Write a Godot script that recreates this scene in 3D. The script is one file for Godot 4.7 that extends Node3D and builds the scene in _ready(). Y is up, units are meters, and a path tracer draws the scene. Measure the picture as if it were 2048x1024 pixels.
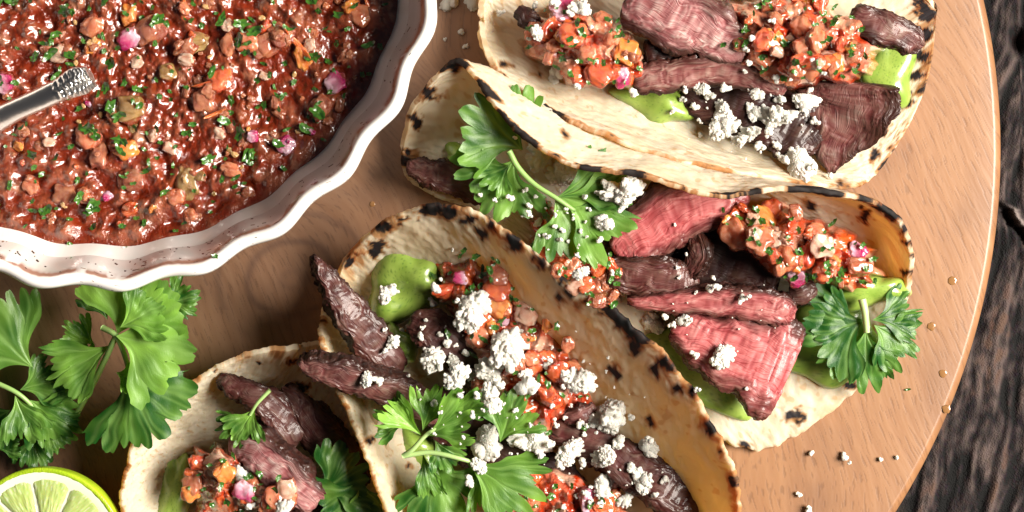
extends Node3D
# Four steak tacos on a round beech board, a fluted dish of salsa, a lime half and cilantro, seen from straight above.
# Places are written as plan coordinates of the table (1 unit = 1/7000 m, origin at the table's corner) with a height in millimetres.

const CAM_H := 0.6
const PX := 7000.0

var rng := RandomNumberGenerator.new()
var hm := PackedFloat32Array()          # height of what has been laid so far, so that things rest on each other
const HW := 552
const HH := 296

func at(px: float, py: float, mm := 0.0) -> Vector3:
	var k := (CAM_H - mm * 0.001) / CAM_H / PX
	return Vector3((px - 1024.0) * k, mm * 0.001, (py - 512.0) * k)

func plan(p: Vector3) -> Vector3:
	var k := CAM_H / (CAM_H - p.y) * PX
	return Vector3(p.x * k + 1024.0, p.z * k + 512.0, p.y * 1000.0)

func lay(p: Vector3) -> void:
	var q := plan(p)
	var i := int((q.x + 80.0) / 4.0)
	var j := int((q.y + 80.0) / 4.0)
	if i < 0 or j < 0 or i >= HW or j >= HH:
		return
	if hm[j * HW + i] < q.z:
		hm[j * HW + i] = q.z

func lay_disc(px: float, py: float, r: float, mm: float) -> void:
	var n := int(ceil(r / 4.0))
	for a in range(-n, n + 1):
		for b in range(-n, n + 1):
			if a * a + b * b <= n * n + 1:
				lay(at(px + a * 4.0, py + b * 4.0, mm - 0.4 * r / 7.0 * float(a * a + b * b) / maxf(1.0, n * n)))

func top(px: float, py: float) -> float:
	var i := int((px + 80.0) / 4.0)
	var j := int((py + 80.0) / 4.0)
	var best := 0.0
	for a in range(-1, 2):
		for b in range(-1, 2):
			var x := i + a
			var y := j + b
			if x >= 0 and y >= 0 and x < HW and y < HH:
				best = maxf(best, hm[y * HW + x])
	return best

# ------------------------------------------------------------------ geometry
class Geo:
	var v := PackedVector3Array()
	var c := PackedColorArray()
	var t := PackedVector2Array()
	var ix := PackedInt32Array()

	func put(p: Vector3, col := Color.WHITE, uv := Vector2.ZERO) -> int:
		v.append(p); c.append(col); t.append(uv)
		return v.size() - 1

	func tri(a: int, b: int, d: int) -> void:
		ix.append(a); ix.append(b); ix.append(d)

	# quads over a grid of nu rows of nv points that starts at point "first"
	func quads(first: int, nu: int, nv: int, wrap_u := false, wrap_v := false) -> void:
		for i in (nu if wrap_u else nu - 1):
			var i2 := (i + 1) % nu
			for j in (nv if wrap_v else nv - 1):
				var j2 := (j + 1) % nv
				var a := first + i * nv + j
				var b := first + i2 * nv + j
				var d := first + i2 * nv + j2
				var e := first + i * nv + j2
				tri(a, b, d)
				tri(a, d, e)

	func fan(centre: int, first: int, n: int, wrap := true) -> void:
		for j in (n if wrap else n - 1):
			tri(centre, first + j, first + (j + 1) % n)

	func mesh(up := false, from := Vector3.ZERO) -> ArrayMesh:
		var total := 0.0
		var mid := Vector3.ZERO
		for p in v:
			mid += p
		mid /= maxf(1.0, v.size())
		for k in range(0, ix.size(), 3):
			var a := v[ix[k]] - mid
			var b := v[ix[k + 1]] - mid
			var d := v[ix[k + 2]] - mid
			if up:
				total -= (d - a).cross(b - a).y
			else:
				total += a.dot(b.cross(d))
		if total > 0.0:
			for k in range(0, ix.size(), 3):
				var s := ix[k + 1]
				ix[k + 1] = ix[k + 2]
				ix[k + 2] = s
		var n := PackedVector3Array()
		n.resize(v.size())
		for k in range(0, ix.size(), 3):
			var a := ix[k]
			var b := ix[k + 1]
			var d := ix[k + 2]
			var f := (v[d] - v[a]).cross(v[b] - v[a])
			n[a] += f; n[b] += f; n[d] += f
		var w := v
		for k in n.size():
			n[k] = n[k].normalized() if n[k].length_squared() > 0.0 else Vector3.UP
		if from != Vector3.ZERO:
			w = v.duplicate()
			for k in w.size():
				w[k] -= from
		var arr := []
		arr.resize(Mesh.ARRAY_MAX)
		arr[Mesh.ARRAY_VERTEX] = w
		arr[Mesh.ARRAY_NORMAL] = n
		arr[Mesh.ARRAY_COLOR] = c
		arr[Mesh.ARRAY_TEX_UV] = t
		arr[Mesh.ARRAY_INDEX] = ix
		var m := ArrayMesh.new()
		m.add_surface_from_arrays(Mesh.PRIMITIVE_TRIANGLES, arr)
		return m

func lay_geo(g: Geo) -> void:
	for p in g.v:
		lay(p)

func mesh_node(called: String, m: Mesh, mat: Material, parent: Node3D = self, where := Vector3.ZERO) -> MeshInstance3D:
	var o := MeshInstance3D.new()
	o.name = numbered(called, parent)
	o.mesh = m
	o.material_override = mat
	o.position = where
	parent.add_child(o, true)
	return o

var used := {}
func numbered(called: String, parent: Node3D) -> String:
	var key := str(parent.get_instance_id()) + called
	var k: int = used.get(key, 0)
	used[key] = k + 1
	return called if k == 0 else "%s_%03d" % [called, k]

func tag(o: Node3D, label: String, category: String, group := "") -> Node3D:
	o.set_meta("label", label)
	o.set_meta("category", category)
	if group != "":
		o.set_meta("group", group)
	return o

func thing(called: String, label: String, category: String, where: Vector3, group := "") -> Node3D:
	var o := Node3D.new()
	o.name = numbered(called, self)
	o.position = where
	add_child(o, true)
	tag(o, label, category, group)
	return o

# a geometry in table coordinates becomes a part of its thing
func part(called: String, g: Geo, mat: Material, parent: Node3D, up := false) -> MeshInstance3D:
	var from := Vector3.ZERO
	var p: Node3D = parent
	while p != self and p != null:
		from += p.position
		p = p.get_parent() as Node3D
	return mesh_node(called, g.mesh(up, from), mat, parent)

func whole(called: String, g: Geo, mat: Material, label: String, category: String, where: Vector3, group := "", up := false) -> MeshInstance3D:
	var o := mesh_node(called, g.mesh(up, where), mat, self, where)
	tag(o, label, category, group)
	return o

func noise(s: int, freq: float, oct := 3, kind := FastNoiseLite.TYPE_SIMPLEX_SMOOTH) -> FastNoiseLite:
	var n := FastNoiseLite.new()
	n.seed = s
	n.noise_type = kind
	n.frequency = freq
	n.fractal_type = FastNoiseLite.FRACTAL_FBM if oct > 1 else FastNoiseLite.FRACTAL_NONE
	n.fractal_octaves = oct
	return n

func cells(s: int, freq: float, what: int) -> FastNoiseLite:
	var n := FastNoiseLite.new()
	n.seed = s
	n.noise_type = FastNoiseLite.TYPE_CELLULAR
	n.frequency = freq
	n.fractal_type = FastNoiseLite.FRACTAL_NONE
	n.cellular_distance_function = FastNoiseLite.DISTANCE_EUCLIDEAN
	n.cellular_return_type = what as FastNoiseLite.CellularReturnType
	n.cellular_jitter = 1.0
	return n

func ss(a: float, b: float, x: float) -> float:
	return smoothstep(a, b, x)

func cat(p0: Vector3, p1: Vector3, p2: Vector3, p3: Vector3, t: float) -> Vector3:
	return p1.cubic_interpolate(p2, p0, p3, t)

# Catmull-Rom through pts, t in 0..1
func along(pts: Array, t: float) -> Vector3:
	var n := pts.size() - 1
	var f := clampf(t, 0.0, 1.0) * n
	var i := mini(int(f), n - 1)
	var p1: Vector3 = pts[i]
	var p2: Vector3 = pts[i + 1]
	var p0: Vector3 = pts[i - 1] if i > 0 else p1 * 2.0 - p2
	var p3: Vector3 = pts[i + 2] if i + 2 <= n else p2 * 2.0 - p1
	return cat(p0, p1, p2, p3, f - i)

func along1(vals: Array, t: float) -> float:
	var n := vals.size() - 1
	var f := clampf(t, 0.0, 1.0) * n
	var i := mini(int(f), n - 1)
	var w := f - i
	w = w * w * (3.0 - 2.0 * w)
	return lerpf(vals[i], vals[i + 1], w)

# flat list of px, py, mm -> points
func pts3(l: Array) -> Array:
	var out := []
	for k in range(0, l.size(), 3):
		out.append(at(l[k], l[k + 1], l[k + 2]))
	return out

var ico_cache := {}
func ico(level: int) -> Array:
	if ico_cache.has(level):
		return ico_cache[level]
	var p := (1.0 + sqrt(5.0)) / 2.0
	var v := []
	for q in [[-1, p, 0], [1, p, 0], [-1, -p, 0], [1, -p, 0], [0, -1, p], [0, 1, p], [0, -1, -p], [0, 1, -p], [p, 0, -1], [p, 0, 1], [-p, 0, -1], [-p, 0, 1]]:
		v.append(Vector3(q[0], q[1], q[2]).normalized())
	var f := [0, 11, 5, 0, 5, 1, 0, 1, 7, 0, 7, 10, 0, 10, 11, 1, 5, 9, 5, 11, 4, 11, 10, 2, 10, 7, 6, 7, 1, 8, 3, 9, 4, 3, 4, 2, 3, 2, 6, 3, 6, 8, 3, 8, 9, 4, 9, 5, 2, 4, 11, 6, 2, 10, 8, 6, 7, 9, 8, 1]
	for l in level:
		var mids := {}
		var f2 := []
		for k in range(0, f.size(), 3):
			var m := []
			for e in 3:
				var a: int = f[k + e]
				var b: int = f[k + (e + 1) % 3]
				var key := mini(a, b) * 100000 + maxi(a, b)
				if not mids.has(key):
					v.append(((v[a] + v[b]) as Vector3).normalized())
					mids[key] = v.size() - 1
				m.append(mids[key])
			f2.append_array([f[k], m[0], m[2], f[k + 1], m[1], m[0], f[k + 2], m[2], m[1], m[0], m[1], m[2]])
		f = f2
	ico_cache[level] = [v, f]
	return ico_cache[level]

# ------------------------------------------------------------------ materials
var M := {}

func lin(r: float, g: float, b: float) -> Color:
	return Color(r, g, b)

func srgb(c: Color) -> Color:
	return c.linear_to_srgb()

func bump_tex(s: int, freq: float, oct: int, kind := FastNoiseLite.TYPE_SIMPLEX_SMOOTH, size := 512) -> NoiseTexture2D:
	var n := noise(s, freq, oct, kind)
	var t := NoiseTexture2D.new()
	t.noise = n
	t.width = size
	t.height = size
	t.seamless = true
	return t

func make_mat(called: String, col: Color, rough: float, vertex := false, extra := {}) -> StandardMaterial3D:
	var m := StandardMaterial3D.new()
	m.resource_name = called
	m.albedo_color = srgb(col)
	m.roughness = rough
	m.vertex_color_use_as_albedo = vertex
	for k in extra:
		m.set(k, extra[k])
	M[called] = m
	return m

func relief(m: StandardMaterial3D, tex: Texture2D, tile_m: float, depth_mm: float) -> void:
	m.heightmap_enabled = true
	m.heightmap_texture = tex
	m.heightmap_scale = depth_mm * 0.1
	m.uv1_triplanar = true
	m.uv1_scale = Vector3.ONE / tile_m

# strands of uneven width that split and join
func fibre(n: FastNoiseLite, x: int, y: int) -> float:
	var wy := y + 34.0 * n.get_noise_2d(x * 0.006 + 90.0, y * 0.009)
	var thin := n.get_noise_2d(x * 0.011, wy * 0.055)
	var wide := n.get_noise_2d(x * 0.007 + 40.0, wy * 0.021 + 13.0)
	var keep := smoothstep(-0.35, 0.25, n.get_noise_2d(x * 0.008 + 200.0, y * 0.01))
	return (0.75 * thin + 0.5 * wide) * (0.3 + 0.7 * keep)

func materials() -> void:
	var fine := bump_tex(3, 0.02, 4)
	var grainy := bump_tex(5, 0.05, 3)
	var wet := {"clearcoat_enabled": true, "clearcoat": 1.0, "clearcoat_roughness": 0.05}
	var m := make_mat("salsa", Color.WHITE, 0.22, true, wet)
	relief(m, fine, 0.012, 0.26)
	m = make_mat("wet_chunk", Color.WHITE, 0.16, true, wet.merged({"subsurf_scatter_enabled": true, "subsurf_scatter_strength": 0.22}))
	relief(m, fine, 0.014, 0.07)
	m = make_mat("guacamole", Color.WHITE, 0.3, true, {"clearcoat_enabled": true, "clearcoat": 0.5, "clearcoat_roughness": 0.15})
	relief(m, fine, 0.02, 0.05)
	m = make_mat("meat", Color.WHITE, 0.46, true, {"metallic_specular": 0.32, "clearcoat_enabled": true, "clearcoat": 0.2, "clearcoat_roughness": 0.12})
	relief(m, grainy, 0.009, 0.14)
	var fw := noise(71, 1.0, 3)
	var fi := Image.create(512, 512, false, Image.FORMAT_RGB8)
	var fa := Image.create(512, 512, false, Image.FORMAT_RGB8)
	for y in 512:
		for x in 512:
			# tiles: blended over the last quarter
			var w := ss(384.0, 512.0, y)
			var w2 := ss(384.0, 512.0, x)
			var v0 := lerpf(fibre(fw, x, y), fibre(fw, x, y - 512), w)
			var v1 := lerpf(fibre(fw, x - 512, y), fibre(fw, x - 512, y - 512), w)
			var v := lerpf(v0, v1, w2)
			var hgt := clampf(0.5 + 0.8 * v, 0.0, 1.0)
			fi.set_pixel(x, y, Color(hgt, hgt, hgt))
			var al := clampf(0.80 + 0.85 * v, 0.3, 1.0)
			fa.set_pixel(x, y, srgb(Color(0.45 + 0.55 * al, al, al)))
	var mm: StandardMaterial3D = M.meat
	mm.uv1_triplanar = false
	mm.uv1_scale = Vector3.ONE
	mm.heightmap_texture = ImageTexture.create_from_image(fi)
	mm.heightmap_scale = 0.02
	mm.albedo_texture = ImageTexture.create_from_image(fa)
	m = make_mat("cheese", lin(0.76, 0.73, 0.655), 0.85, false, {"subsurf_scatter_enabled": true, "subsurf_scatter_strength": 0.06})
	relief(m, grainy, 0.008, 0.15)
	m = make_mat("leaf", Color.WHITE, 0.38, true, {"backlight_enabled": true, "backlight": Color(0.85, 0.9, 0.35), "cull_mode": BaseMaterial3D.CULL_DISABLED})
	relief(m, grainy, 0.01, 0.06)
	make_mat("fleck", Color.WHITE, 0.3, true, {"clearcoat_enabled": true, "clearcoat": 0.6, "clearcoat_roughness": 0.1, "cull_mode": BaseMaterial3D.CULL_DISABLED})
	make_mat("stem", Color.WHITE, 0.4, true, {"subsurf_scatter_enabled": true, "subsurf_scatter_strength": 0.1})
	m = make_mat("silver", lin(0.86, 0.84, 0.80), 0.28, false, {"metallic": 1.0})
	relief(m, fine, 0.03, 0.05)
	m = make_mat("rind", Color.WHITE, 0.35, true, {"clearcoat_enabled": true, "clearcoat": 0.4, "clearcoat_roughness": 0.2})
	relief(m, grainy, 0.02, 0.12)
	make_mat("pith", lin(0.82, 0.84, 0.66), 0.6, false)
	make_mat("pulp", Color.WHITE, 0.2, true, {"clearcoat_enabled": true, "clearcoat": 0.8, "clearcoat_roughness": 0.08, "subsurf_scatter_enabled": true, "subsurf_scatter_strength": 0.25})
	make_mat("juice", lin(0.21, 0.105, 0.04), 0.12, false)
	m = make_mat("table", Color.WHITE, 0.8, true, {"metallic_specular": 0.25})
	relief(m, grainy, 0.02, 0.3)

# ------------------------------------------------------------------ setting
func build_table() -> void:
	var g := Geo.new()
	var n1 := noise(11, 1.0, 4)
	var n2 := noise(12, 1.0, 3)
	var n3 := noise(13, 1.0, 2)
	var xs := []
	var x := -3400.0
	while x < 5400.0:
		xs.append(x)
		x += 3.0 if x > 1790.0 and x < 2140.0 else (40.0 if x > 1500.0 and x < 2600.0 else 220.0)
	var zs := []
	var z := -3400.0
	while z < 4400.0:
		zs.append(z)
		z += 4.0 if z > -90.0 and z < 1110.0 else 120.0
	for px in xs:
		for pz in zs:
			var q := at(px, pz, 0.0)
			var lean: float = px + 0.16 * (pz - 500.0) + 26.0 * n3.get_noise_2d(px * 0.002, pz * 0.0025)
			# the grain swirls round a knot at the top right
			var dk := Vector2(px - 2042.0, (pz - 92.0) * 0.5)
			var swirl: float = 30.0 * exp(-dk.length() / 60.0) * signf(dk.x)
			lean += swirl
			var fib := n1.get_noise_2d(lean * 0.05, pz * 0.006)
			var coarse := n2.get_noise_2d(lean * 0.018, pz * 0.0025)
			var pit := n3.get_noise_2d(lean * 0.05 + 70.0, pz * 0.02)
			var h := fib * 0.45 + coarse * 1.3
			var hole := exp(-pow((px - 2036.0) / 12.0, 2.0) - pow((pz - 84.0) / 26.0, 2.0))
			h -= hole * 5.0
			var crack_x: float = 1990.0 + (pz - 420.0) * 0.72 + 9.0 * n3.get_noise_1d(pz * 0.05)
			var crack := exp(-pow((px - crack_x - 16.0) / 9.0, 2.0)) * ss(395.0, 425.0, pz) * (1.0 - ss(505.0, 540.0, pz))
			h -= crack * 4.0
			var chip := exp(-pow((px - crack_x - 34.0) / 7.0, 2.0)) * ss(405.0, 425.0, pz) * (1.0 - ss(475.0, 505.0, pz))
			h += chip * 1.2
			q = at(px, pz, 0.0)
			var k := (CAM_H + 0.018) / CAM_H
			q = Vector3(q.x * k, -0.018 + h * 0.001, q.z * k)
			var pale := clampf(0.45 + fib * 0.65 + coarse * 0.8 + pit * 0.5, 0.0, 1.0)
			var col := lin(0.006, 0.005, 0.006).lerp(lin(0.072, 0.054, 0.049), pale * pale)
			col = col.lerp(lin(0.22, 0.18, 0.165), clampf(chip * 0.8, 0, 1))
			col = col.lerp(lin(0.07, 0.033, 0.02), 0.5 * ss(0.1, 0.5, coarse) * ss(-0.1, 0.3, pit))
			col = col.lerp(lin(0.008, 0.007, 0.007), clampf(hole * 1.3 + crack, 0, 1))
			g.put(q, col)
	g.quads(0, xs.size(), zs.size())
	var o := mesh_node("tabletop", g.mesh(true), M.table)
	o.set_meta("kind", "structure")
	tag(o, "dark weathered wooden tabletop with a knot hole", "table")

func build_board() -> void:
	# beech with short dark flecks that follow a bent grain, and growth rings near the dish
	var w := 1024
	var hgt := 640
	var im := Image.create(w, hgt, false, Image.FORMAT_RGB8)
	var hi := Image.create(w, hgt, false, Image.FORMAT_RGB8)
	var nf := noise(21, 1.0, 2)
	var nw := noise(22, 0.0016, 2)
	var nb := noise(23, 0.004, 3)
	var ng := noise(24, 1.0, 2)
	for j in hgt:
		for i in w:
			var px := i * 2.0
			var py := j * 2.0 - 128.0
			var bend := 0.16 * nw.get_noise_2d(px, py) + deg_to_rad(lerpf(58.0, 74.0, clampf((py - 100.0) / 800.0, 0.0, 1.0)))
			var ca := cos(bend)
			var sa := sin(bend)
			var u := (px - 1900.0) * ca + (py - 500.0) * sa
			var v := -(px - 1900.0) * sa + (py - 500.0) * ca
			var fleck := nf.get_noise_2d(u * 0.014, v * 0.15)
			var dash := ss(0.26, 0.5, fleck)
			var line := ng.get_noise_2d(u * 0.0022, v * 0.045)
			var tone := nb.get_noise_2d(px, py)
			var dx := px - 585.0
			var dy := (py - 560.0)
			var rr := sqrt(dx * dx * 0.75 + dy * dy) + 12.0 * tone
			var ring := pow(0.5 + 0.5 * sin(rr * 0.105), 6.0) * exp(-pow((rr - 90.0) / 75.0, 2.0)) * (1.0 if py < 620.0 else 0.4)
			var c := lin(0.215, 0.100, 0.042)
			c = c.lerp(lin(0.262, 0.132, 0.060), clampf(0.5 + line * 0.6, 0.0, 1.0))
			c = c.lerp(lin(0.15, 0.07, 0.033), clampf(tone * 0.9, 0.0, 0.6))
			c = c.lerp(lin(0.075, 0.033, 0.016), dash * 0.36)
			c = c.lerp(lin(0.07, 0.032, 0.02), ring * 0.5)
			# shade over the left side, painted into the wood colour
			var painted_shade := ss(1100.0, 640.0, px + 0.25 * py + 260.0 * tone) * 0.6
			c = c.lerp(Color(c.r * 0.43, c.g * 0.53, c.b * 0.86), painted_shade)
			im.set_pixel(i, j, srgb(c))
			var hv := clampf(0.5 + 0.25 * line + 0.2 * fleck - dash * 0.4, 0.0, 1.0)
			hi.set_pixel(i, j, Color(hv, hv, hv))
	var m := make_mat("board", Color.WHITE, 0.42, false)
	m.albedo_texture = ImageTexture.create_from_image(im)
	m.heightmap_enabled = true
	m.heightmap_texture = ImageTexture.create_from_image(hi)
	m.heightmap_scale = 0.007
	var c0 := at(650.0, 300.0)
	var rad := 1357.0 / PX
	# thickness 16 mm, softly rounded top edge, undercut side
	var prof := [[0.0, 0.0], [0.3, 0.0], [0.6, 0.0], [0.85, 0.0], [0.95, 0.0], [rad - 0.0029, 0.0, 1], [rad - 0.0021, -0.0003, 1], [rad - 0.0012, -0.0010, 1], [rad - 0.0004, -0.0021, 1], [rad, -0.0036, 1], [rad - 0.0006, -0.008, 1], [rad - 0.003, -0.0125, 1], [rad - 0.007, -0.0155, 1], [0.5, -0.0155]]
	var g := Geo.new()
	var n := 360
	var first := g.v.size()
	for q in prof:
		var r: float = q[0] if q.size() > 2 else q[0] * rad
		for k in n:
			var a := TAU * k / n
			var p := c0 + Vector3(cos(a) * r, q[1], sin(a) * r)
			g.put(p, Color.WHITE, Vector2((p.x * PX + 1024.0) / 2048.0, (p.z * PX + 512.0 + 128.0) / 1280.0))
	g.quads(first, prof.size(), n, false, true)
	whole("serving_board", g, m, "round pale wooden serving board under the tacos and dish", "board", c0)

# ------------------------------------------------------------------ dish of salsa
var dish_c := Vector3.ZERO

func flute(a: float, h: float) -> float:
	return 1.0 + 0.011 * cos(26.0 * (a - deg_to_rad(29.2))) * ss(12.0, 48.0, h) + 0.004 * sin(5.0 * a + 1.0) * ss(8.0, 40.0, h)

func build_dish() -> void:
	dish_c = at(180.0, -130.0, 48.0)
	dish_c.y = 0.0
	var prof := [[0, 1.5], [40, 1.5], [56, 0.2], [60, 0.2], [63, 2.5], [70, 12], [77, 23], [83, 34], [88.5, 42], [91.2, 45], [92.4, 46.6], [92.9, 48.2], [92.6, 49.6], [91.9, 50.4], [91.0, 50.7], [90.1, 50.5], [89.5, 49.8], [88.9, 48.6], [87.9, 46.3], [86.4, 42], [84.6, 36], [82.0, 29], [79, 21], [73, 12], [65, 7.5], [50, 6], [0, 6]]
	var g := Geo.new()
	var n := 936
	var nw := noise(31, 1.0, 2)
	for k in prof.size():
		for i in n:
			var a := TAU * i / n
			var r: float = prof[k][0]
			var h: float = prof[k][1]
			r *= flute(a, h)
			h += (0.5 * cos(26.0 * (a - deg_to_rad(29.2))) + 0.5 * nw.get_noise_1d(a * 3.0)) * ss(30.0, 48.0, h)
			var p := dish_c + Vector3(cos(a) * r, h, sin(a) * r) * 0.001
			p.y = h * 0.001
			g.put(p, Color.WHITE, Vector2(float(i) / n * 3.0, float(k) / (prof.size() - 1)))
			lay(p)
	g.quads(0, prof.size(), n, false, true)
	# uv seam: the last column meets the first at a whole number of repeats, hidden at the far side
	var w := 1024
	var hgt := 512
	var im := Image.create(w, hgt, false, Image.FORMAT_RGB8)
	var nt := noise(33, 0.012, 3)
	var nl := noise(34, 0.03, 3)
	for j in hgt:
		for i in w:
			var kf := float(j) / hgt * (prof.size() - 1)
			var e := 0.5 + 0.5 * nt.get_noise_2d(i, j * 0.6)
			var c := lin(0.80, 0.78, 0.75).lerp(lin(0.72, 0.67, 0.61), ss(0.45, 0.8, e) * 0.7)
			var worn := nl.get_noise_2d(i, 7.0)
			var band := exp(-pow((kf - 16.6 - worn * 0.6) / 0.85, 2.0)) * ss(-0.5, -0.05, nl.get_noise_2d(i * 0.7, 90.0 + j * 0.2))
			c = c.lerp(lin(0.30, 0.13, 0.08), clampf(band * 1.3, 0.0, 1.0) * 0.9)
			im.set_pixel(i, j, srgb(c))
	rng.seed = 77
	for k in 460:
		var x := rng.randi_range(4, w - 14)
		var y := int((rng.randf_range(0.62, 0.84) if rng.randf() < 0.75 else rng.randf_range(0.30, 0.56)) * hgt)
		var l := rng.randi_range(1, 3) if rng.randf() < 0.7 else rng.randi_range(4, 8)
		var tall := rng.randi_range(2, 4)
		var dark := lin(0.035, 0.025, 0.022) if rng.randf() < 0.75 else lin(0.25, 0.14, 0.09)
		for q in l:
			for z in tall:
				im.set_pixel(x + q, y + z + q / 2, srgb(dark))
	var m := make_mat("glaze", Color.WHITE, 0.25, false, {"clearcoat_enabled": true, "clearcoat": 0.6, "clearcoat_roughness": 0.08})
	m.albedo_texture = ImageTexture.create_from_image(im)
	whole("fluted_dish", g, m, "white speckled ceramic dish with wavy fluted rim holding red salsa", "dish", dish_c)

func salsa_tone(cell: float, fresh: float) -> Color:
	# fresh 0: the stewed look of the dish; 1: the bright look on the tacos
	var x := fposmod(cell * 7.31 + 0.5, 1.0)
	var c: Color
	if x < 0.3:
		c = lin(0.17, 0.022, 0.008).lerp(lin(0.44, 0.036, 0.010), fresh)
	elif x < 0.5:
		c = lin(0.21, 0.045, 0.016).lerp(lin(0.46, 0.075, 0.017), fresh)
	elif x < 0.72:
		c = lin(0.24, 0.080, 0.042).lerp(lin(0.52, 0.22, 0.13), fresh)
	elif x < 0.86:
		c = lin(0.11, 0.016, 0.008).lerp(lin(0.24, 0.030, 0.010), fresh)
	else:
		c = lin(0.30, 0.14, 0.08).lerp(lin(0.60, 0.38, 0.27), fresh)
	return c

var chunk_meshes := {}

# diced pieces: rounded, uneven; colours run through each piece
func chunk_mesh(kind: String, s: int) -> ArrayMesh:
	var d := ico(3)
	var n1 := noise(s, 0.9, 2)
	var n2 := noise(s + 50, 2.2, 2)
	var r := RandomNumberGenerator.new()
	r.seed = s * 13 + 5
	var sc := Vector3(r.randf_range(0.85, 1.15), r.randf_range(0.42, 0.6), r.randf_range(0.65, 1.0))
	var e := r.randf_range(0.7, 0.95)
	if kind == "seed":
		sc = Vector3(1.0, 0.4, 0.72)
		e = 1.0
	if kind == "strip":
		sc = Vector3(2.6, 0.3, 0.42)
		e = 0.7
	var g := Geo.new()
	for p in d[0]:
		var q: Vector3 = p
		var b := Vector3(signf(q.x) * pow(absf(q.x), e), signf(q.y) * pow(absf(q.y), e), signf(q.z) * pow(absf(q.z), e))
		b *= 1.0 + 0.34 * n1.get_noise_3dv(q * 1.0) + 0.05 * n2.get_noise_3dv(q * 1.5)
		b *= sc
		if kind == "strip":
			b.y += 0.18 * b.x * b.x * (1.0 if s % 2 else -0.6)
			b.z *= 1.0 - 0.3 * absf(b.x) / 2.6
		var t := clampf(0.5 + 0.7 * n1.get_noise_3dv(q * 1.3 + Vector3(4, 0, 0)) + 0.4 * n2.get_noise_3dv(q), 0.0, 1.0)
		var col := Color.WHITE
		match kind:
			"tomato": col = lin(0.46, 0.03, 0.010).lerp(lin(0.66, 0.13, 0.03), t)
			"orange": col = lin(0.58, 0.10, 0.012).lerp(lin(0.68, 0.26, 0.05), t)
			"flesh": col = lin(0.40, 0.07, 0.022).lerp(lin(0.58, 0.21, 0.10), t)
			"stewed": col = lin(0.22, 0.035, 0.013).lerp(lin(0.42, 0.15, 0.07), t)
			"onion": col = lin(0.50, 0.20, 0.12).lerp(lin(0.66, 0.44, 0.33), t)
			"magenta": col = lin(0.40, 0.015, 0.10).lerp(lin(0.72, 0.42, 0.50), ss(-0.1, 0.9, q.x * 0.7 + 0.5 * t))
			"olive": col = lin(0.18, 0.08, 0.02).lerp(lin(0.32, 0.19, 0.06), t)
			"seed": col = lin(0.50, 0.22, 0.07).lerp(lin(0.60, 0.34, 0.14), t)
			"strip": col = lin(0.58, 0.05, 0.015).lerp(lin(0.75, 0.20, 0.04), t)
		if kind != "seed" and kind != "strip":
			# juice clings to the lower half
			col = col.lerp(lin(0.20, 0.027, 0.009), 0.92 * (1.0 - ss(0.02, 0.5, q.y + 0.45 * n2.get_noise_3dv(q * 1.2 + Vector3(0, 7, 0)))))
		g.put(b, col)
	var f: Array = d[1]
	for k in range(0, f.size(), 3):
		g.tri(f[k], f[k + 1], f[k + 2])
	return g.mesh()

# chopped herb: a small crumpled shard with a ragged outline
func fleck_mesh(s: int) -> ArrayMesh:
	var r := RandomNumberGenerator.new()
	r.seed = s * 31 + 7
	var n := noise(s + 400, 1.1, 2)
	var g := Geo.new()
	var na := 15
	var asp := r.randf_range(0.4, 0.9)
	for k in 4:
		for j in na:
			var a := TAU * j / na
			var rr := (float(k) / 3.0) * (0.8 + 0.45 * n.get_noise_2d(cos(a) * 2.0, sin(a) * 2.0) + (0.18 if j % 3 == 0 else 0.0))
			var x := cos(a) * rr
			var z := sin(a) * rr * asp
			var y := 0.32 * x * x - 0.18 * z + 0.2 * n.get_noise_2d(x * 2.0 + 9.0, z * 2.0)
			var t := clampf(0.5 + 0.8 * n.get_noise_2d(x * 1.4, z * 1.4 + 5.0), 0.0, 1.0)
			g.put(Vector3(x, y, z), lin(0.010, 0.045, 0.008).lerp(lin(0.065, 0.17, 0.02), t))
	g.quads(0, 4, na, false, true)
	return g.mesh(true)

func chunk(kind: String, v: int) -> Mesh:
	var key := kind + str(v)
	if not chunk_meshes.has(key):
		chunk_meshes[key] = fleck_mesh(v) if kind == "fleck" else chunk_mesh(kind, v + hash(kind) % 97)
	return chunk_meshes[key]

const PART_NAMES := {"tomato": "tomato_piece", "orange": "tomato_piece", "flesh": "tomato_piece", "stewed": "tomato_piece", "onion": "onion_piece", "magenta": "red_onion_piece", "olive": "green_chilli_piece", "seed": "tomato_seed", "strip": "tomato_skin_strip", "fleck": "herb_fleck"}

func put_chunk(parent: Node3D, kind: String, px: float, py: float, size_px: float, sink: float, turn := -1.0) -> void:
	var r := size_px * 0.5 / PX
	var mm := top(px, py)
	var p := at(px, py, mm + (0.5 - sink) * r * 1000.0)
	var o := mesh_node(PART_NAMES[kind], chunk(kind, rng.randi() % (6 if kind == "fleck" else 4)), M.fleck if kind == "fleck" else M.wet_chunk, parent)
	var tilt := 0.35 if kind != "fleck" else 0.6
	var b := Basis.from_euler(Vector3(rng.randf_range(-tilt, tilt), rng.randf() * TAU if turn < 0.0 else turn, rng.randf_range(-tilt, tilt)))
	o.transform = Transform3D(b.scaled_local(Vector3.ONE * r), p - parent.position)
	if kind != "fleck":
		lay_disc(px, py, size_px * 0.4, mm + (1.05 - sink) * r * 1000.0)

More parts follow.
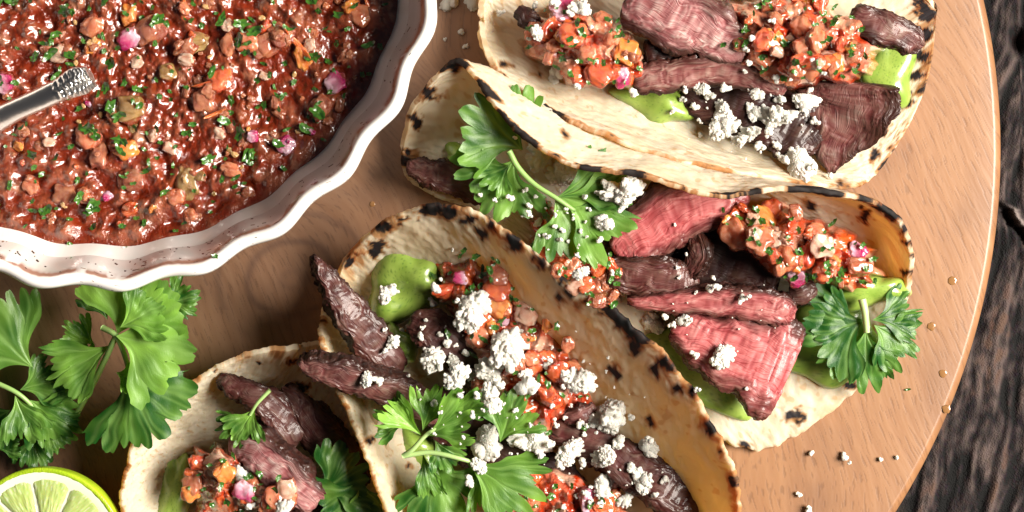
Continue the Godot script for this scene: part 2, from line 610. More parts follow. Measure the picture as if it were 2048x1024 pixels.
func build_dish_salsa() -> void:
	var rad := 0.0826
	var lev := 31.0
	var c := dish_c + Vector3(0, lev * 0.001, 0)
	var root := thing("dish_of_salsa", "chunky dark red salsa filling the white fluted dish", "salsa", c)
	var cd := cells(41, 1.0, FastNoiseLite.RETURN_DISTANCE)
	var cv := cells(41, 1.0, FastNoiseLite.RETURN_CELL_VALUE)
	var cd2 := cells(43, 1.0, FastNoiseLite.RETURN_DISTANCE)
	var cv2 := cells(43, 1.0, FastNoiseLite.RETURN_CELL_VALUE)
	var nb := noise(44, 1.0, 3)
	var g := Geo.new()
	var nr := 170
	var na := 760
	# only the quarter that is seen gets the dense rings; the rest is coarser in angle by nature of the disc
	for k in nr + 1:
		var rho := float(k) / nr
		var r := rad * (0.06 + 0.94 * rho)
		for i in na:
			var a := TAU * i / na
			var rr := r * lerpf(1.0, flute(a, 31.0), rho)
			var x := cos(a) * rr
			var z := sin(a) * rr
			var X := x * 1000.0
			var Z := z * 1000.0
			var wx := X + 1.2 * nb.get_noise_2d(X * 0.3, Z * 0.3)
			var wz := Z + 1.2 * nb.get_noise_2d(X * 0.3 + 50.0, Z * 0.3)
			var d1 := clampf(cd.get_noise_2d(wx * 0.3, wz * 0.3) + 1.0, 0.0, 1.0)
			var v1 := cv.get_noise_2d(wx * 0.3, wz * 0.3)
			var d2 := clampf(cd2.get_noise_2d(wx * 0.5, wz * 0.5) + 1.0, 0.0, 1.0)
			var v2 := cv2.get_noise_2d(wx * 0.5, wz * 0.5)
			var low := nb.get_noise_2d(X * 0.05, Z * 0.05)
			var edge := 1.0 - ss(0.93, 1.0, rho)
			var solid := ss(-0.22, 0.32, nb.get_noise_2d(X * 0.09 + 30.0, Z * 0.09))
			var blob := nb.get_noise_2d(X * 0.14 + 80.0, Z * 0.14)
			var h := low * 1.6 + 2.0 * blob + solid * ((1.0 - d1 * d1) * (0.45 + 0.95 * (0.5 + 0.5 * v1)) + (1.0 - d2 * d2) * 0.28 * (0.6 + 0.4 * v2))
			h = h * edge * 0.9 - 0.6 * edge + 0.2 * (1.0 - edge)
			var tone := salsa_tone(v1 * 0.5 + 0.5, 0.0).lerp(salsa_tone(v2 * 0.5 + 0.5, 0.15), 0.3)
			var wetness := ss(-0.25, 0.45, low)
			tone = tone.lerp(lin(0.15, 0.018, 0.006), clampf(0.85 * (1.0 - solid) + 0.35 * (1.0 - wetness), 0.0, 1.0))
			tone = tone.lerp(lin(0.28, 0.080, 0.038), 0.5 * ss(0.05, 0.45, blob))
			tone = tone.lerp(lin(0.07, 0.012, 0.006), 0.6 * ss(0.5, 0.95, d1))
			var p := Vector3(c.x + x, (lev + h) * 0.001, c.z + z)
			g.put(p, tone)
			if (i + k) % 2 == 0:
				lay(p)
	g.quads(0, nr + 1, na, false, true)
	var mid := g.put(c, lin(0.2, 0.05, 0.03))
	g.fan(mid, 0, na)
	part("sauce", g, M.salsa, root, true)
	rng.seed = 4
	# the pieces that stand out, where they lie
	for q in [["magenta", 258, 78, 46], ["stewed", 300, 62, 78], ["orange", 258, 28, 44], ["flesh", 185, 52, 56], ["orange", 185, 92, 34], ["olive", 262, 218, 76], ["flesh", 228, 232, 40], ["orange", 255, 300, 52],
		["flesh", 175, 275, 48], ["stewed", 198, 312, 60], ["flesh", 495, 82, 58], ["stewed", 530, 92, 56], ["flesh", 458, 90, 46], ["orange", 605, 115, 44], ["tomato", 440, 160, 60], ["olive", 395, 85, 44], ["stewed", 372, 98, 54],
		["onion", 457, 50, 26], ["onion", 528, 152, 22], ["magenta", 507, 272, 26], ["magenta", 215, 392, 22], ["onion", 306, 272, 24], ["magenta", 10, 165, 40], ["olive", 372, 365, 74], ["stewed", 262, 360, 50],
		["flesh", 45, 262, 34], ["onion", 98, 285, 24], ["orange", 38, 292, 26], ["flesh", 720, 30, 52], ["orange", 700, 12, 34], ["stewed", 408, 200, 48], ["flesh", 462, 340, 42], ["onion", 340, 295, 30], ["stewed", 560, 70, 46],
		["magenta", 570, 290, 40], ["magenta", 672, 165, 46], ["onion", 620, 90, 26], ["flesh", 352, 395, 40], ["stewed", 130, 390, 50], ["flesh", 62, 372, 40], ["olive", 335, 145, 36], ["stewed", 640, 215, 44], ["tomato", 260, 420, 40], ["flesh", 170, 390, 34]]:
		put_chunk(root, q[0], q[1], q[2], minf(q[3], 30.0 + q[3] * 0.35), 0.5)
	for q in [[366, 28, 60, 1.45], [598, 92, 62, 2.3], [412, 168, 44, 0.2], [735, 10, 40, 1.9], [430, 228, 40, 0.4]]:
		put_chunk(root, "strip", q[0], q[1], q[2] * 0.42, 0.5, q[3])
	var kinds := ["stewed", "stewed", "stewed", "stewed", "stewed", "stewed", "stewed", "stewed", "flesh", "flesh", "tomato", "orange", "onion", "magenta", "olive", "stewed", "stewed", "flesh"]
	var made := 0
	while made < 85:
		var x := rng.randf_range(-15.0, 800.0)
		var y := rng.randf_range(-15.0, 480.0)
		if Vector2(x - 211.0, y + 106.0).length() > 575.0:
			continue
		made += 1
		put_chunk(root, kinds[rng.randi() % kinds.size()], x, y, lerpf(10.0, 34.0, pow(rng.randf(), 2.0)), rng.randf_range(0.45, 0.7))
	made = 0
	while made < 240:
		var x := rng.randf_range(-15.0, 800.0)
		var y := rng.randf_range(-15.0, 480.0)
		if Vector2(x - 211.0, y + 106.0).length() > 585.0:
			continue
		made += 1
		var s := rng.randf_range(9.0, 20.0) if rng.randf() < 0.75 else rng.randf_range(20.0, 38.0)
		put_chunk(root, "fleck", x, y, s, 0.1)
		if made % 12 == 0:
			put_chunk(root, "seed", x + 40.0, y - 25.0, rng.randf_range(10.0, 15.0), 0.4)

func loft(spine: Array, half: Array, thick: Array, nu: int, nv: int, e: float, tilt := 0.0) -> Geo:
	var g := Geo.new()
	for i in nu:
		var u := float(i) / (nu - 1)
		var p := along(spine, u)
		var t := (along(spine, u + 0.01) - along(spine, u - 0.01)).normalized()
		var side := t.cross(Vector3.UP).normalized().rotated(t, tilt)
		var up := side.cross(t).normalized()
		var hw := along1(half, u) / PX
		var th := along1(thick, u) * 0.001
		for j in nv:
			var a := TAU * j / nv
			var x := signf(cos(a)) * pow(absf(cos(a)), e) * hw
			var y := signf(sin(a)) * pow(absf(sin(a)), e) * th
			g.put(p + side * x + up * y, Color.WHITE, Vector2(u, float(j) / nv))
	g.quads(0, nu, nv, false, true)
	var a0 := g.put(along(spine, 0.0))
	var a1 := g.put(along(spine, 1.0))
	for j in nv:
		g.tri(a0, (j + 1) % nv, j)
		g.tri(a1, (nu - 1) * nv + j, (nu - 1) * nv + (j + 1) % nv)
	return g

func build_spoon() -> void:
	var tip := at(-230.0, 392.0, 27.0)
	var root := thing("silver_spoon", "ornate silver spoon dipped in the dish of salsa", "spoon", tip)
	var spine := pts3([-225, 392, 27, -120, 318, 37, 0, 237, 49, 90, 194, 57, 150, 166, 62, 182, 152, 63])
	var nu := 150
	var nv := 48
	var g := loft(spine, [12, 16, 23, 20, 21, 28, 20], [1.4, 1.8, 2.4, 2.4, 2.4, 2.0, 1.5], nu, nv, 1.0, 0.5)
	var nn := noise(51, 1.0, 2)
	for i in nu:
		var u := float(i) / (nu - 1)
		for j in nv:
			var s := sin(TAU * j / nv)
			if s > 0.05 and u > 0.66:
				# chased scrolls and beads on the end of the handle
				var x := cos(TAU * j / nv)
				var k := ss(0.66, 0.72, u)
				var roll := sin((u - 0.66) * 150.0 + 4.5 * x * x) * 0.5 + 0.5
				var bead := pow(absf(sin((u - 0.66) * 80.0 + 2.0 * x)) * absf(cos(x * 6.2)), 2.0)
				g.v[i * nv + j].y += k * s * (0.0006 * roll + 0.0008 * bead - 0.0005)
			if u > 0.93:
				g.v[i * nv + j] += (g.v[i * nv + j] - along(spine, u)) * 0.16 * sin(j * TAU / nv * 3.0)
	for p in g.v:
		lay(p)
	part("handle", g, M.silver, root)
	# the bowl of the spoon, half under the salsa
	var b := Geo.new()
	var dirv := (at(-225, 392, 27) - at(-120, 318, 27)).normalized()
	var sid := dirv.cross(Vector3.UP)
	var c := at(-225, 392, 27) + dirv * 0.017
	for k in 12:
		var f := float(k) / 11.0
		for j in 40:
			var a := TAU * j / 40.0
			var p := c + dirv * cos(a) * 0.018 * sin(f * PI * 0.5) + sid * sin(a) * 0.0115 * sin(f * PI * 0.5)
			p.y -= 0.006 * cos(f * PI * 0.5) - 0.001
			b.put(p)
	for k in 12:
		var f := 1.0 - float(k) / 11.0
		for j in 40:
			var a := TAU * j / 40.0
			var p := c + dirv * cos(a) * 0.017 * sin(f * PI * 0.5) + sid * sin(a) * 0.0107 * sin(f * PI * 0.5)
			p.y -= 0.0052 * cos(f * PI * 0.5) - 0.0013
			b.put(p)
	b.quads(0, 24, 40, false, true)
	part("spoon_bowl", b, M.silver, root)

# ------------------------------------------------------------------ tortillas
# Five curves run from one end of the fold to the other: rim, wall, floor, wall, rim. A cross-section is a smooth line through the five.
func tortilla(label: String, e0: Array, e1: Array, curves: Array, s: int, rim_char: Array, spots: Array, tone := 0.0, squash := 0.75) -> void:
	var nu := 210
	var nv := 150
	var rows := []
	for c in curves:
		rows.append(pts3(e0 + c + e1))
	var n1 := noise(s, 1.0, 3)
	var n2 := noise(s + 1, 1.0, 2)
	var mid := PackedVector3Array()
	var uvs := PackedVector2Array()
	mid.resize(nu * nv)
	uvs.resize(nu * nv)
	for i in nu:
		var f := float(i) / (nu - 1)
		var q := []
		for r in rows:
			q.append(along(r, f))
		var sphi := sin(PI * f)
		var cphi := -cos(PI * f)
		for j in nv:
			var w := -1.0 + 2.0 * j / (nv - 1)
			var wn := w
			# ragged rim
			var rag := 0.018 * n1.get_noise_2d(f * 22.0, signf(w) * 5.0) + 0.012 * n1.get_noise_2d(f * 70.0, signf(w) * 9.0)
			w *= 1.0 + rag * ss(0.7, 1.0, absf(w))
			var x := (w + 1.0) * 2.0
			var k := clampi(int(floor(x)), 0, 3)
			var p1: Vector3 = q[k]
			var p2: Vector3 = q[k + 1]
			var p0: Vector3 = q[k - 1] if k > 0 else p1 * 2.0 - p2
			var p3: Vector3 = q[k + 2] if k < 3 else p2 * 2.0 - p1
			mid[i * nv + j] = cat(p0, p1, p2, p3, x - k)
			uvs[i * nv + j] = Vector2(cphi, wn * sphi)
	var g := Geo.new()
	var half := 0.00085
	var loop := 2 * nv
	var nrm := PackedVector3Array()
	nrm.resize(nu * nv)
	for i in nu:
		for j in nv:
			var du := mid[mini(i + 1, nu - 1) * nv + j] - mid[maxi(i - 1, 0) * nv + j]
			var dv := mid[i * nv + mini(j + 1, nv - 1)] - mid[i * nv + maxi(j - 1, 0)]
			var n := dv.cross(du)
			nrm[i * nv + j] = n.normalized() if n.length_squared() > 1e-16 else Vector3.UP
	for i in nu:
		for l in loop:
			var j := l if l < nv else 2 * nv - 1 - l
			var side := 1.0 if l < nv else -1.0
			var uv := uvs[i * nv + j]
			var rim := minf(j, nv - 1 - j)
			var th := half * (0.55 if rim == 0 else (0.85 if rim == 1 else 1.0))
			var p := mid[i * nv + j]
			var wav := 0.0006 * n1.get_noise_2d(uv.x * 6.0, uv.y * 6.0) + 0.00025 * n2.get_noise_2d(uv.x * 24.0, uv.y * 24.0)
			p += nrm[i * nv + j] * (side * th + wav + 0.0002 * n2.get_noise_3d(uv.x * 40.0, uv.y * 40.0, side * 3.0))
			g.put(p, Color.WHITE, uv * 0.485 + Vector2(0.5, 0.5))
	g.quads(0, nu, loop, false, true)
	# scorch marks: on the layer that lies uppermost at each listed place
	var nm := noise(s + 5, 1.0, 3)
	for q in spots:
		var best := -1.0
		for i in nu:
			for j in nv:
				var r := plan(mid[i * nv + j])
				if Vector2(r.x - q[0], r.y - q[1]).length() < 14.0:
					best = maxf(best, r.z)
		var rad: float = q[2] * (1.0 + 0.75 * nm.get_noise_2d(q[0] * 0.37, q[1] * 0.37))
		var turn := deg_to_rad(42.0) if s == 151 and q[0] > 960 else nm.get_noise_2d(q[0], q[1]) * 3.0
		for k in g.v.size():
			var p := plan(g.v[k])
			var dx: float = p.x - q[0]
			var dy: float = p.y - q[1]
			if absf(dx) < rad * 2.2 and absf(dy) < rad * 2.2 and absf(p.z - best) < 7.0:
				var ax := dx * cos(turn) + dy * sin(turn)
				var ay := (dy * cos(turn) - dx * sin(turn)) * 1.5
				var v: float = (1.05 - sqrt(ax * ax + ay * ay) / rad + 0.95 * nm.get_noise_2d(p.x * 0.045, p.y * 0.045)) * q[3]
				var c := g.c[k]
				c = c.lerp(Color(0.60, 0.30, 0.10), ss(-0.05, 0.22, v) * 0.9 * (1.0 if c.r > 0.7 else 0.0))
				c = c.lerp(Color(0.018, 0.014, 0.02), ss(0.2, 0.42, v))
				g.c[k] = c
	var size := 640
	var im := Image.create(size, size, false, Image.FORMAT_RGB8)
	var na := noise(s + 2, 1.0, 3)
	var nb := noise(s + 3, 1.0, 2)
	for y in size:
		for x in size:
			var u := Vector2((x + 0.5) / size - 0.5, (y + 0.5) / size - 0.5) / 0.485
			var r := u.length()
			var c := lin(0.78, 0.69, 0.50)
			if r < 1.04:
				var a := na.get_noise_2d(u.x * 3.2, u.y * 3.2 * squash)
				var b := nb.get_noise_2d(u.x * 17.0, u.y * 17.0 * squash)
				c = c.lerp(lin(0.84, 0.78, 0.64), clampf(0.6 + a, 0.0, 1.0))
				c = c.lerp(lin(0.74, 0.53, 0.22), clampf(tone + 0.25 * ss(0.2, 0.65, a + b * 0.4), 0.0, 0.8))
				c = c.lerp(lin(0.60, 0.36, 0.15), 0.5 * ss(0.46, 0.66, b + 0.25 * a))
				var burnt := 0.0
				if r > 0.8:
					# position along the rim: 0..1 on the first rim, 1..2 on the second
					var fr := acos(clampf(-u.x / maxf(r, 0.001), -1.0, 1.0)) / PI
					var sd := 0.0 if u.y < 0.0 else 1.0
					var amt := 0.0
					var reach := 0.06
					for z in rim_char:
						if z[0] == sd:
							var in_ := ss(z[1] - 0.03, z[1] + 0.02, fr) * (1.0 - ss(z[2] - 0.02, z[2] + 0.03, fr))
							if in_ * z[3] > amt:
								amt = in_ * z[3]
								reach = z[4]
					var arc := fr * 3.14 + sd * 10.0
					var e := nb.get_noise_2d(arc * 4.5, (1.0 - r) * 5.0) * 0.7 + 0.45 * nb.get_noise_2d(arc * 9.0, (1.0 - r) * 9.0 + 3.0) + 0.16 * na.get_noise_2d(arc * 40.0, r * 40.0)
					var edge := ss(1.0 - reach * 1.6, 1.0 - reach * 0.35, r)
					burnt = edge * amt * (0.5 + 0.95 * e) + 0.05 * e
					c = c.lerp(lin(0.58, 0.36, 0.14), 0.55 * ss(0.95, 1.0, r) * ss(-0.15, 0.3, e))
					c = c.lerp(lin(0.46, 0.20, 0.05), ss(0.16, 0.34, burnt) * 0.85)
				c = c.lerp(lin(0.016, 0.011, 0.010), ss(0.36, 0.5, burnt))
			im.set_pixel(x, y, srgb(c))
	var m := make_mat("tortilla_%d" % s, Color.WHITE, 0.72, true, {"backlight_enabled": true, "backlight": Color(1.0, 0.9, 0.6), "subsurf_scatter_enabled": true, "subsurf_scatter_strength": 0.1})
	m.albedo_texture = ImageTexture.create_from_image(im)
	m.heightmap_enabled = true
	m.heightmap_texture = M_tort_bump
	m.heightmap_scale = 0.03
	whole("tortilla", g, m, label, "tortilla", mid[nu / 2 * nv + nv / 2], "tortillas folded round steak on the board")
	lay_geo(g)

var M_tort_bump: Texture2D

func build_tortillas() -> void:
	M_tort_bump = bump_tex(61, 0.045, 4)
	# rim_char rows: which rim (0 first, 1 second), from, to, strength, reach
	tortilla("open corn tortilla with scorched right rim, topmost of the four tacos", [962, 40, 12], [1874, 20, 5], [
		[985, 130, 20, 1060, 200, 24, 1160, 252, 26, 1300, 306, 26, 1450, 343, 23, 1600, 366, 15, 1700, 376, 7, 1748, 352, 3, 1812, 262, 3, 1858, 150, 4],
		[975, 100, 14, 1080, 168, 12, 1200, 215, 11, 1350, 262, 9, 1500, 300, 6, 1650, 300, 3, 1760, 235, 2.5, 1820, 130, 3],
		[1000, 60, 7, 1150, 90, 3, 1300, 110, 2, 1450, 120, 2, 1600, 110, 1.5, 1750, 80, 2],
		[985, -40, 14, 1080, -90, 12, 1300, -130, 12, 1550, -130, 10, 1780, -60, 6],
		[985, -90, 22, 1100, -200, 26, 1300, -280, 28, 1550, -270, 24, 1750, -160, 14]], 101,
		[[0, 0.1, 0.3, 0.75, 0.022], [0, 0.3, 0.62, 0.5, 0.02], [0, 0.66, 1.0, 0.5, 0.03], [1, 0.8, 1.0, 0.6, 0.05]],
		[[1500, 210, 18, 0.3], [1750, 312, 20, 0.7], [1765, 262, 16, 0.7], [1080, 150, 10, 0.5], [1012, 130, 12, 0.6], [1790, 300, 12, 0.6], [1680, 370, 16, 0.5], [1856, 28, 30, 1.0], [1846, 75, 28, 1.0], [1836, 100, 22, 1.0], [1832, 150, 22, 1.0], [1805, 163, 16, 0.8], [1814, 203, 24, 1.0]], 0.0, 0.45)
	tortilla("corn tortilla folded over with its upper flap leaning down, second from top", [803, 300, 8], [1818, 590, 9], [
		[812, 352, 7, 870, 392, 7, 960, 425, 6, 1060, 520, 5, 1180, 640, 4, 1300, 770, 4, 1400, 850, 3, 1500, 900, 2, 1590, 872, 2, 1690, 800, 2, 1765, 715, 4],
		[860, 350, 4, 1000, 400, 3, 1150, 500, 2, 1300, 600, 2, 1450, 690, 1.5, 1600, 700, 1.5, 1740, 640, 3],
		[870, 290, 5, 1000, 300, 3, 1150, 360, 2, 1300, 410, 2, 1450, 450, 2, 1620, 480, 2, 1760, 520, 4],
		[835, 220, 13, 905, 160, 19, 1000, 165, 20, 1100, 215, 20, 1200, 268, 20, 1300, 306, 20, 1400, 338, 20, 1500, 364, 20, 1600, 385, 19, 1700, 408, 16, 1780, 470, 12],
		[820, 225, 14, 860, 165, 20, 915, 120, 26, 968, 185, 30, 1040, 272, 32, 1150, 332, 33, 1290, 352, 34, 1430, 394, 34, 1560, 378, 34, 1690, 390, 32, 1785, 425, 28, 1822, 505, 20]], 131,
		[[1, 0.1, 0.32, 0.9, 0.055], [1, 0.33, 0.55, 1.15, 0.03], [1, 0.55, 0.8, 1.3, 0.03], [1, 0.8, 0.86, 1.1, 0.022], [0, 0.0, 0.08, 0.5, 0.03]],
		[[1770, 418, 16, 1.0], [1793, 434, 18, 1.0], [1810, 458, 18, 1.1], [1820, 486, 17, 1.1], [1822, 512, 15, 1.0], [1816, 545, 12, 1.0], [855, 186, 24, 0.85], [830, 242, 20, 0.85], [814, 302, 12, 0.7], [903, 135, 18, 0.7], [1130, 270, 16, 0.6], [1590, 832, 22, 0.95], [1490, 888, 14, 0.9], [1730, 430, 30, 0.85], [1620, 410, 16, 0.6], [1700, 770, 14, 0.9]])
	tortilla("corn tortilla standing open with heavily charred right flap, front centre", [664, 570, 12], [1400, 1290, 10], [
		[646, 620, 20, 640, 670, 24, 655, 730, 27, 685, 800, 28, 715, 870, 28, 745, 950, 28, 775, 1030, 28, 850, 1140, 26, 1000, 1240, 20, 1200, 1290, 14],
		[690, 640, 10, 690, 700, 12, 740, 790, 12, 800, 880, 12, 870, 980, 12, 960, 1080, 12, 1150, 1200, 10],
		[720, 610, 4, 800, 690, 2, 920, 800, 1.5, 1050, 920, 1.5, 1180, 1050, 1.5, 1300, 1190, 2],
		[720, 555, 8, 820, 535, 11, 950, 580, 13, 1060, 680, 13, 1160, 785, 13, 1270, 905, 13, 1370, 1030, 13, 1420, 1160, 11],
		[690, 520, 16, 738, 464, 24, 800, 428, 30, 880, 408, 35, 960, 428, 38, 1040, 480, 40, 1130, 560, 40, 1220, 615, 40, 1300, 680, 40, 1372, 765, 40, 1432, 860, 40, 1470, 950, 38, 1480, 1030, 36, 1470, 1130, 30, 1440, 1220, 20]], 151,
		[[1, 0.05, 0.2, 0.62, 0.04], [1, 0.2, 0.62, 0.7, 0.045], [1, 0.62, 0.85, 0.45, 0.03], [0, 0.05, 0.8, 0.4, 0.015]],
		[[700, 522, 16, 0.8], [772, 455, 22, 1.0], [803, 440, 18, 1.0], [850, 424, 22, 1.0], [905, 421, 20, 1.0], [936, 440, 18, 0.9], [962, 466, 22, 1.0], [985, 448, 14, 1.0], [1028, 488, 24, 1.0], [1080, 518, 26, 1.0], [1122, 553, 26, 1.0], [1140, 590, 16, 0.8], [1192, 602, 24, 1.0], [1250, 648, 24, 1.0], [1292, 668, 18, 1.0], [1268, 690, 24, 1.0], [1330, 722, 22, 1.0], [1312, 742, 18, 0.9], [1386, 782, 24, 1.0], [1352, 775, 20, 0.9], [1420, 850, 18, 1.0], [752, 497, 22, 0.8], [1150, 610, 14, 0.5], [1230, 742, 22, 0.75], [1300, 842, 16, 0.8], [1120, 600, 14, 0.6], [740, 880, 14, 0.6], [820, 930, 12, 0.6], [760, 850, 10, 0.6], [1440, 905, 14, 0.7]], 0.16)
	tortilla("pale corn tortilla in the shade at lower left, beside the lime", [600, 690, 16], [450, 1240, 8], [
		[500, 706, 18, 420, 742, 19, 340, 800, 20, 277, 870, 22, 247, 950, 22, 243, 1030, 22, 265, 1110, 20, 330, 1180, 14],
		[510, 745, 8, 430, 795, 8, 360, 875, 8, 330, 955, 8, 330, 1030, 8, 370, 1120, 8],
		[560, 760, 4, 520, 850, 2, 490, 950, 1.5, 470, 1050, 1.5, 455, 1150, 2],
		[620, 740, 9, 655, 830, 7, 670, 930, 6, 650, 1030, 6, 580, 1140, 6],
		[655, 690, 16, 712, 740, 17, 752, 820, 18, 780, 920, 18, 790, 1020, 18, 740, 1130, 14, 620, 1210, 10]], 171,
		[[0, 0.0, 0.8, 0.3, 0.015], [0, 0.4, 0.62, 0.55, 0.02]],
		[[600, 780, 26, 0.75], [622, 830, 26, 0.75], [580, 722, 12, 0.7], [640, 880, 22, 0.6], [430, 741, 8, 0.9], [517, 726, 5, 0.8], [345, 985, 12, 0.8]])

# ------------------------------------------------------------------ fillings
func guac(label: String, px: float, py: float, rx: float, ry: float, rot: float, h0: float, hh: float, s: int) -> void:
	var g := Geo.new()
	var n1 := noise(s, 1.0, 1)
	var n2 := noise(s + 1, 1.0, 3)
	var na := 90
	var nr := 30
	for k in nr:
		var rho := (k + 1.0) / nr
		for i in na:
			var a := TAU * i / na
			var wob := 1.0 + 0.26 * n1.get_noise_2d(cos(a) * 0.8, sin(a) * 0.8)
			var x := cos(a) * rx * rho * wob
			var z := sin(a) * ry * rho * wob
			var X := x * cos(rot) - z * sin(rot)
			var Z := x * sin(rot) + z * cos(rot)
			var dome := pow(maxf(0.0, 1.0 - pow(rho, 2.6)), 0.5)
			var h := h0 + hh * dome * (1.0 + 0.30 * n1.get_noise_2d(X * 0.009, Z * 0.009)) - (4.0 * ss(0.92, 1.0, rho))
			var t := clampf(0.5 + 0.6 * n2.get_noise_2d(X * 0.02 + 7.0, Z * 0.02), 0.0, 1.0)
			var col := lin(0.14, 0.235, 0.028).lerp(lin(0.27, 0.37, 0.075), t)
			if n2.get_noise_2d(X * 0.2, Z * 0.2) > 0.42:
				col = col.lerp(lin(0.05, 0.12, 0.02), 0.6)
			g.put(at(px + X, py + Z, h), col)
	var mid := g.put(at(px, py, h0 + hh), lin(0.27, 0.44, 0.05))
	g.fan(mid, 0, na)
	g.quads(0, nr, na, false, true)
	lay_geo(g)
	whole("guacamole", g, M.guacamole, label, "guacamole", at(px, py, h0), "guacamole spread in the tacos", true)

# A slice of steak: a rounded slab along a spine. Grain runs along it; top pink to brown, sides browned, crust dark.
# spine rows: px, py, mm, half-width in px
func steak(label: String, rows: Array, thick: float, tilt: float, s: int, tint: float, crust: float, grain := 1.0, across := false) -> void:
	var spine := []
	var half := []
	for k in range(0, rows.size(), 4):
		spine.append(at(rows[k], rows[k + 1], rows[k + 2]))
		half.append(rows[k + 3])
	var nu := 140
	var nv := 124
	var g := Geo.new()
	var n1 := noise(s, 1.0, 3)
	var n2 := noise(s + 7, 1.0, 2)
	var cr := cells(s + 3, 1.0, FastNoiseLite.RETURN_DISTANCE2_SUB)
	var len_mm := 0.0
	for k in spine.size() - 1:
		len_mm += ((spine[k + 1] - spine[k]) as Vector3).length() * 1000.0
	var raw := lin(0.052, 0.020, 0.015).lerp(lin(0.24, 0.115, 0.100), clampf(tint * 2.0, 0.0, 1.0)).lerp(lin(0.46, 0.135, 0.135), clampf(tint * 2.0 - 1.0, 0.0, 1.0))
	var veined := 1.0
	if tint > 0.69 and tint < 0.76:
		raw = lin(0.40, 0.215, 0.205)
		veined = 1.5
	for i in nu:
		var u := float(i) / (nu - 1)
		var p := along(spine, u)
		var t := (along(spine, u + 0.02) - along(spine, u - 0.02)).normalized()
		var side := t.cross(Vector3.UP).normalized().rotated(t, tilt + 0.3 * n2.get_noise_1d(u * 2.5))
		var up := side.cross(t).normalized()
		var L := u * len_mm
		for j in nv:
			var a := TAU * j / nv
			var ca := cos(a)
			var sa := sin(a)
			# torn ends: where the slice stops differs across its width
			var torn := 0.05 * n1.get_noise_2d(ca * 2.2, signf(u - 0.5) * 8.0)
			var cap := pow(maxf(0.0, 1.0 - pow(minf(1.0, absf(2.0 * u - 1.0) + torn), 20.0)), 0.5)
			var hw := along1(half, u) / PX * (0.12 + 0.88 * cap) * (1.0 + 0.20 * n2.get_noise_2d(L * 0.10, signf(ca) * 11.0))
			var th := thick * 0.00042 * (0.2 + 0.8 * cap)
			var x := signf(ca) * pow(absf(ca), 0.42) * hw
			var y := signf(sa) * pow(absf(sa), 0.42) * th
			# frayed long edges
			x += signf(ca) * 0.0011 * n1.get_noise_3d(L * 0.35, signf(ca) * 9.0, sa * 1.5) * ss(0.75, 1.0, pow(absf(ca), 0.42))
			var W := x * 1000.0
			var Y := y * 1000.0
			var wl := 2.6 * n2.get_noise_2d(L * 0.09, W * 0.09)
			var ww := 1.3 * n2.get_noise_2d(L * 0.10 + 60.0, W * 0.14)
			var ga := L + wl
			var gw := W + ww
			if across:
				ga = W + wl
				gw = L + ww
			var fib := n1.get_noise_3d(ga * 0.11, gw * 0.5, Y * 0.25)
			var fine := n1.get_noise_3d(ga * 0.3, gw * 1.7, Y * 0.5 + 20.0)
			var lumps := n2.get_noise_3d(L * 0.17, W * 0.2, Y * 0.25 + 40.0)
			var crease := pow(1.0 - absf(n2.get_noise_3d(ga * 0.07 + 30.0, gw * 0.33, Y * 0.2)), 9.0)
			var cell := cr.get_noise_3d(ga * 0.13, gw * 0.42, Y * 0.2) + 1.0
			var crack := (1.0 - ss(0.0, 0.16, cell)) * ss(-0.2, 0.3, n2.get_noise_2d(L * 0.12 + 5.0, W * 0.12 + 5.0) + 0.1)
			var d := (fib * 0.42 + fine * 0.24 + lumps * 0.36 - crack * 0.24 - crease * 0.16) * minf(grain, 1.1)
			var across_x := x / maxf(hw, 1e-5)
			var inner := ss(0.35, 0.92, absf(across_x) + 0.25 * lumps)
			var onside := 1.0 - ss(0.1, 0.6, absf(sa))
			var col := raw.lerp(lin(0.075, 0.03, 0.022), clampf(inner * 0.85 + onside * 0.75, 0.0, 0.95))
			col = col.lerp(Color(col.r * 1.3, col.g * 1.9, col.b * 1.8), ss(0.0, 0.5, 0.6 * fib + 0.8 * fine) * 0.9)
			col = col.lerp(Color(col.r * 0.55, col.g * 0.3, col.b * 0.34), clampf(crack * 0.7 * veined + crease * 0.6 + 0.6 * ss(0.0, 0.45, -fine - 0.3 * fib), 0.0, 0.85))
			# seared along one long edge
			var sear := ss(0.62, 0.95, across_x * (1.0 if s % 4 < 2 else -1.0) + 0.3 * fib)
			col = col.lerp(lin(0.030, 0.012, 0.009), sear * 0.85)
			var cz := crust * ss(-0.35, 0.25, n2.get_noise_3d(L * 0.13 + 9.0, W * 0.13, Y * 0.1) + (crust - 0.5) * 1.1 + onside * 0.5 - 0.25)
			col = col.lerp(lin(0.022, 0.011, 0.010), clampf(cz, 0.0, 0.95))
			g.put(p + side * (x + (ca * d * 0.0005)) + up * (y + sa * d * 0.0008), col, Vector2((ga if not across else gw) * 0.028, ((gw if not across else ga) + (37.0 if sa < 0.0 else 0.0) + Y * 1.5) * 0.075))
	g.quads(0, nu, nv, false, true)
	var a0 := g.put(along(spine, 0.0), lin(0.15, 0.06, 0.05))
	var a1 := g.put(along(spine, 1.0), lin(0.15, 0.06, 0.05))
	for j in nv:
		g.tri(a0, (j + 1) % nv, j)
		g.tri(a1, (nu - 1) * nv + j, (nu - 1) * nv + (j + 1) % nv)
	lay_geo(g)
	whole("steak_slice", g, M.meat, label, "steak slice", spine[spine.size() / 2], "slices of grilled steak in the tacos")

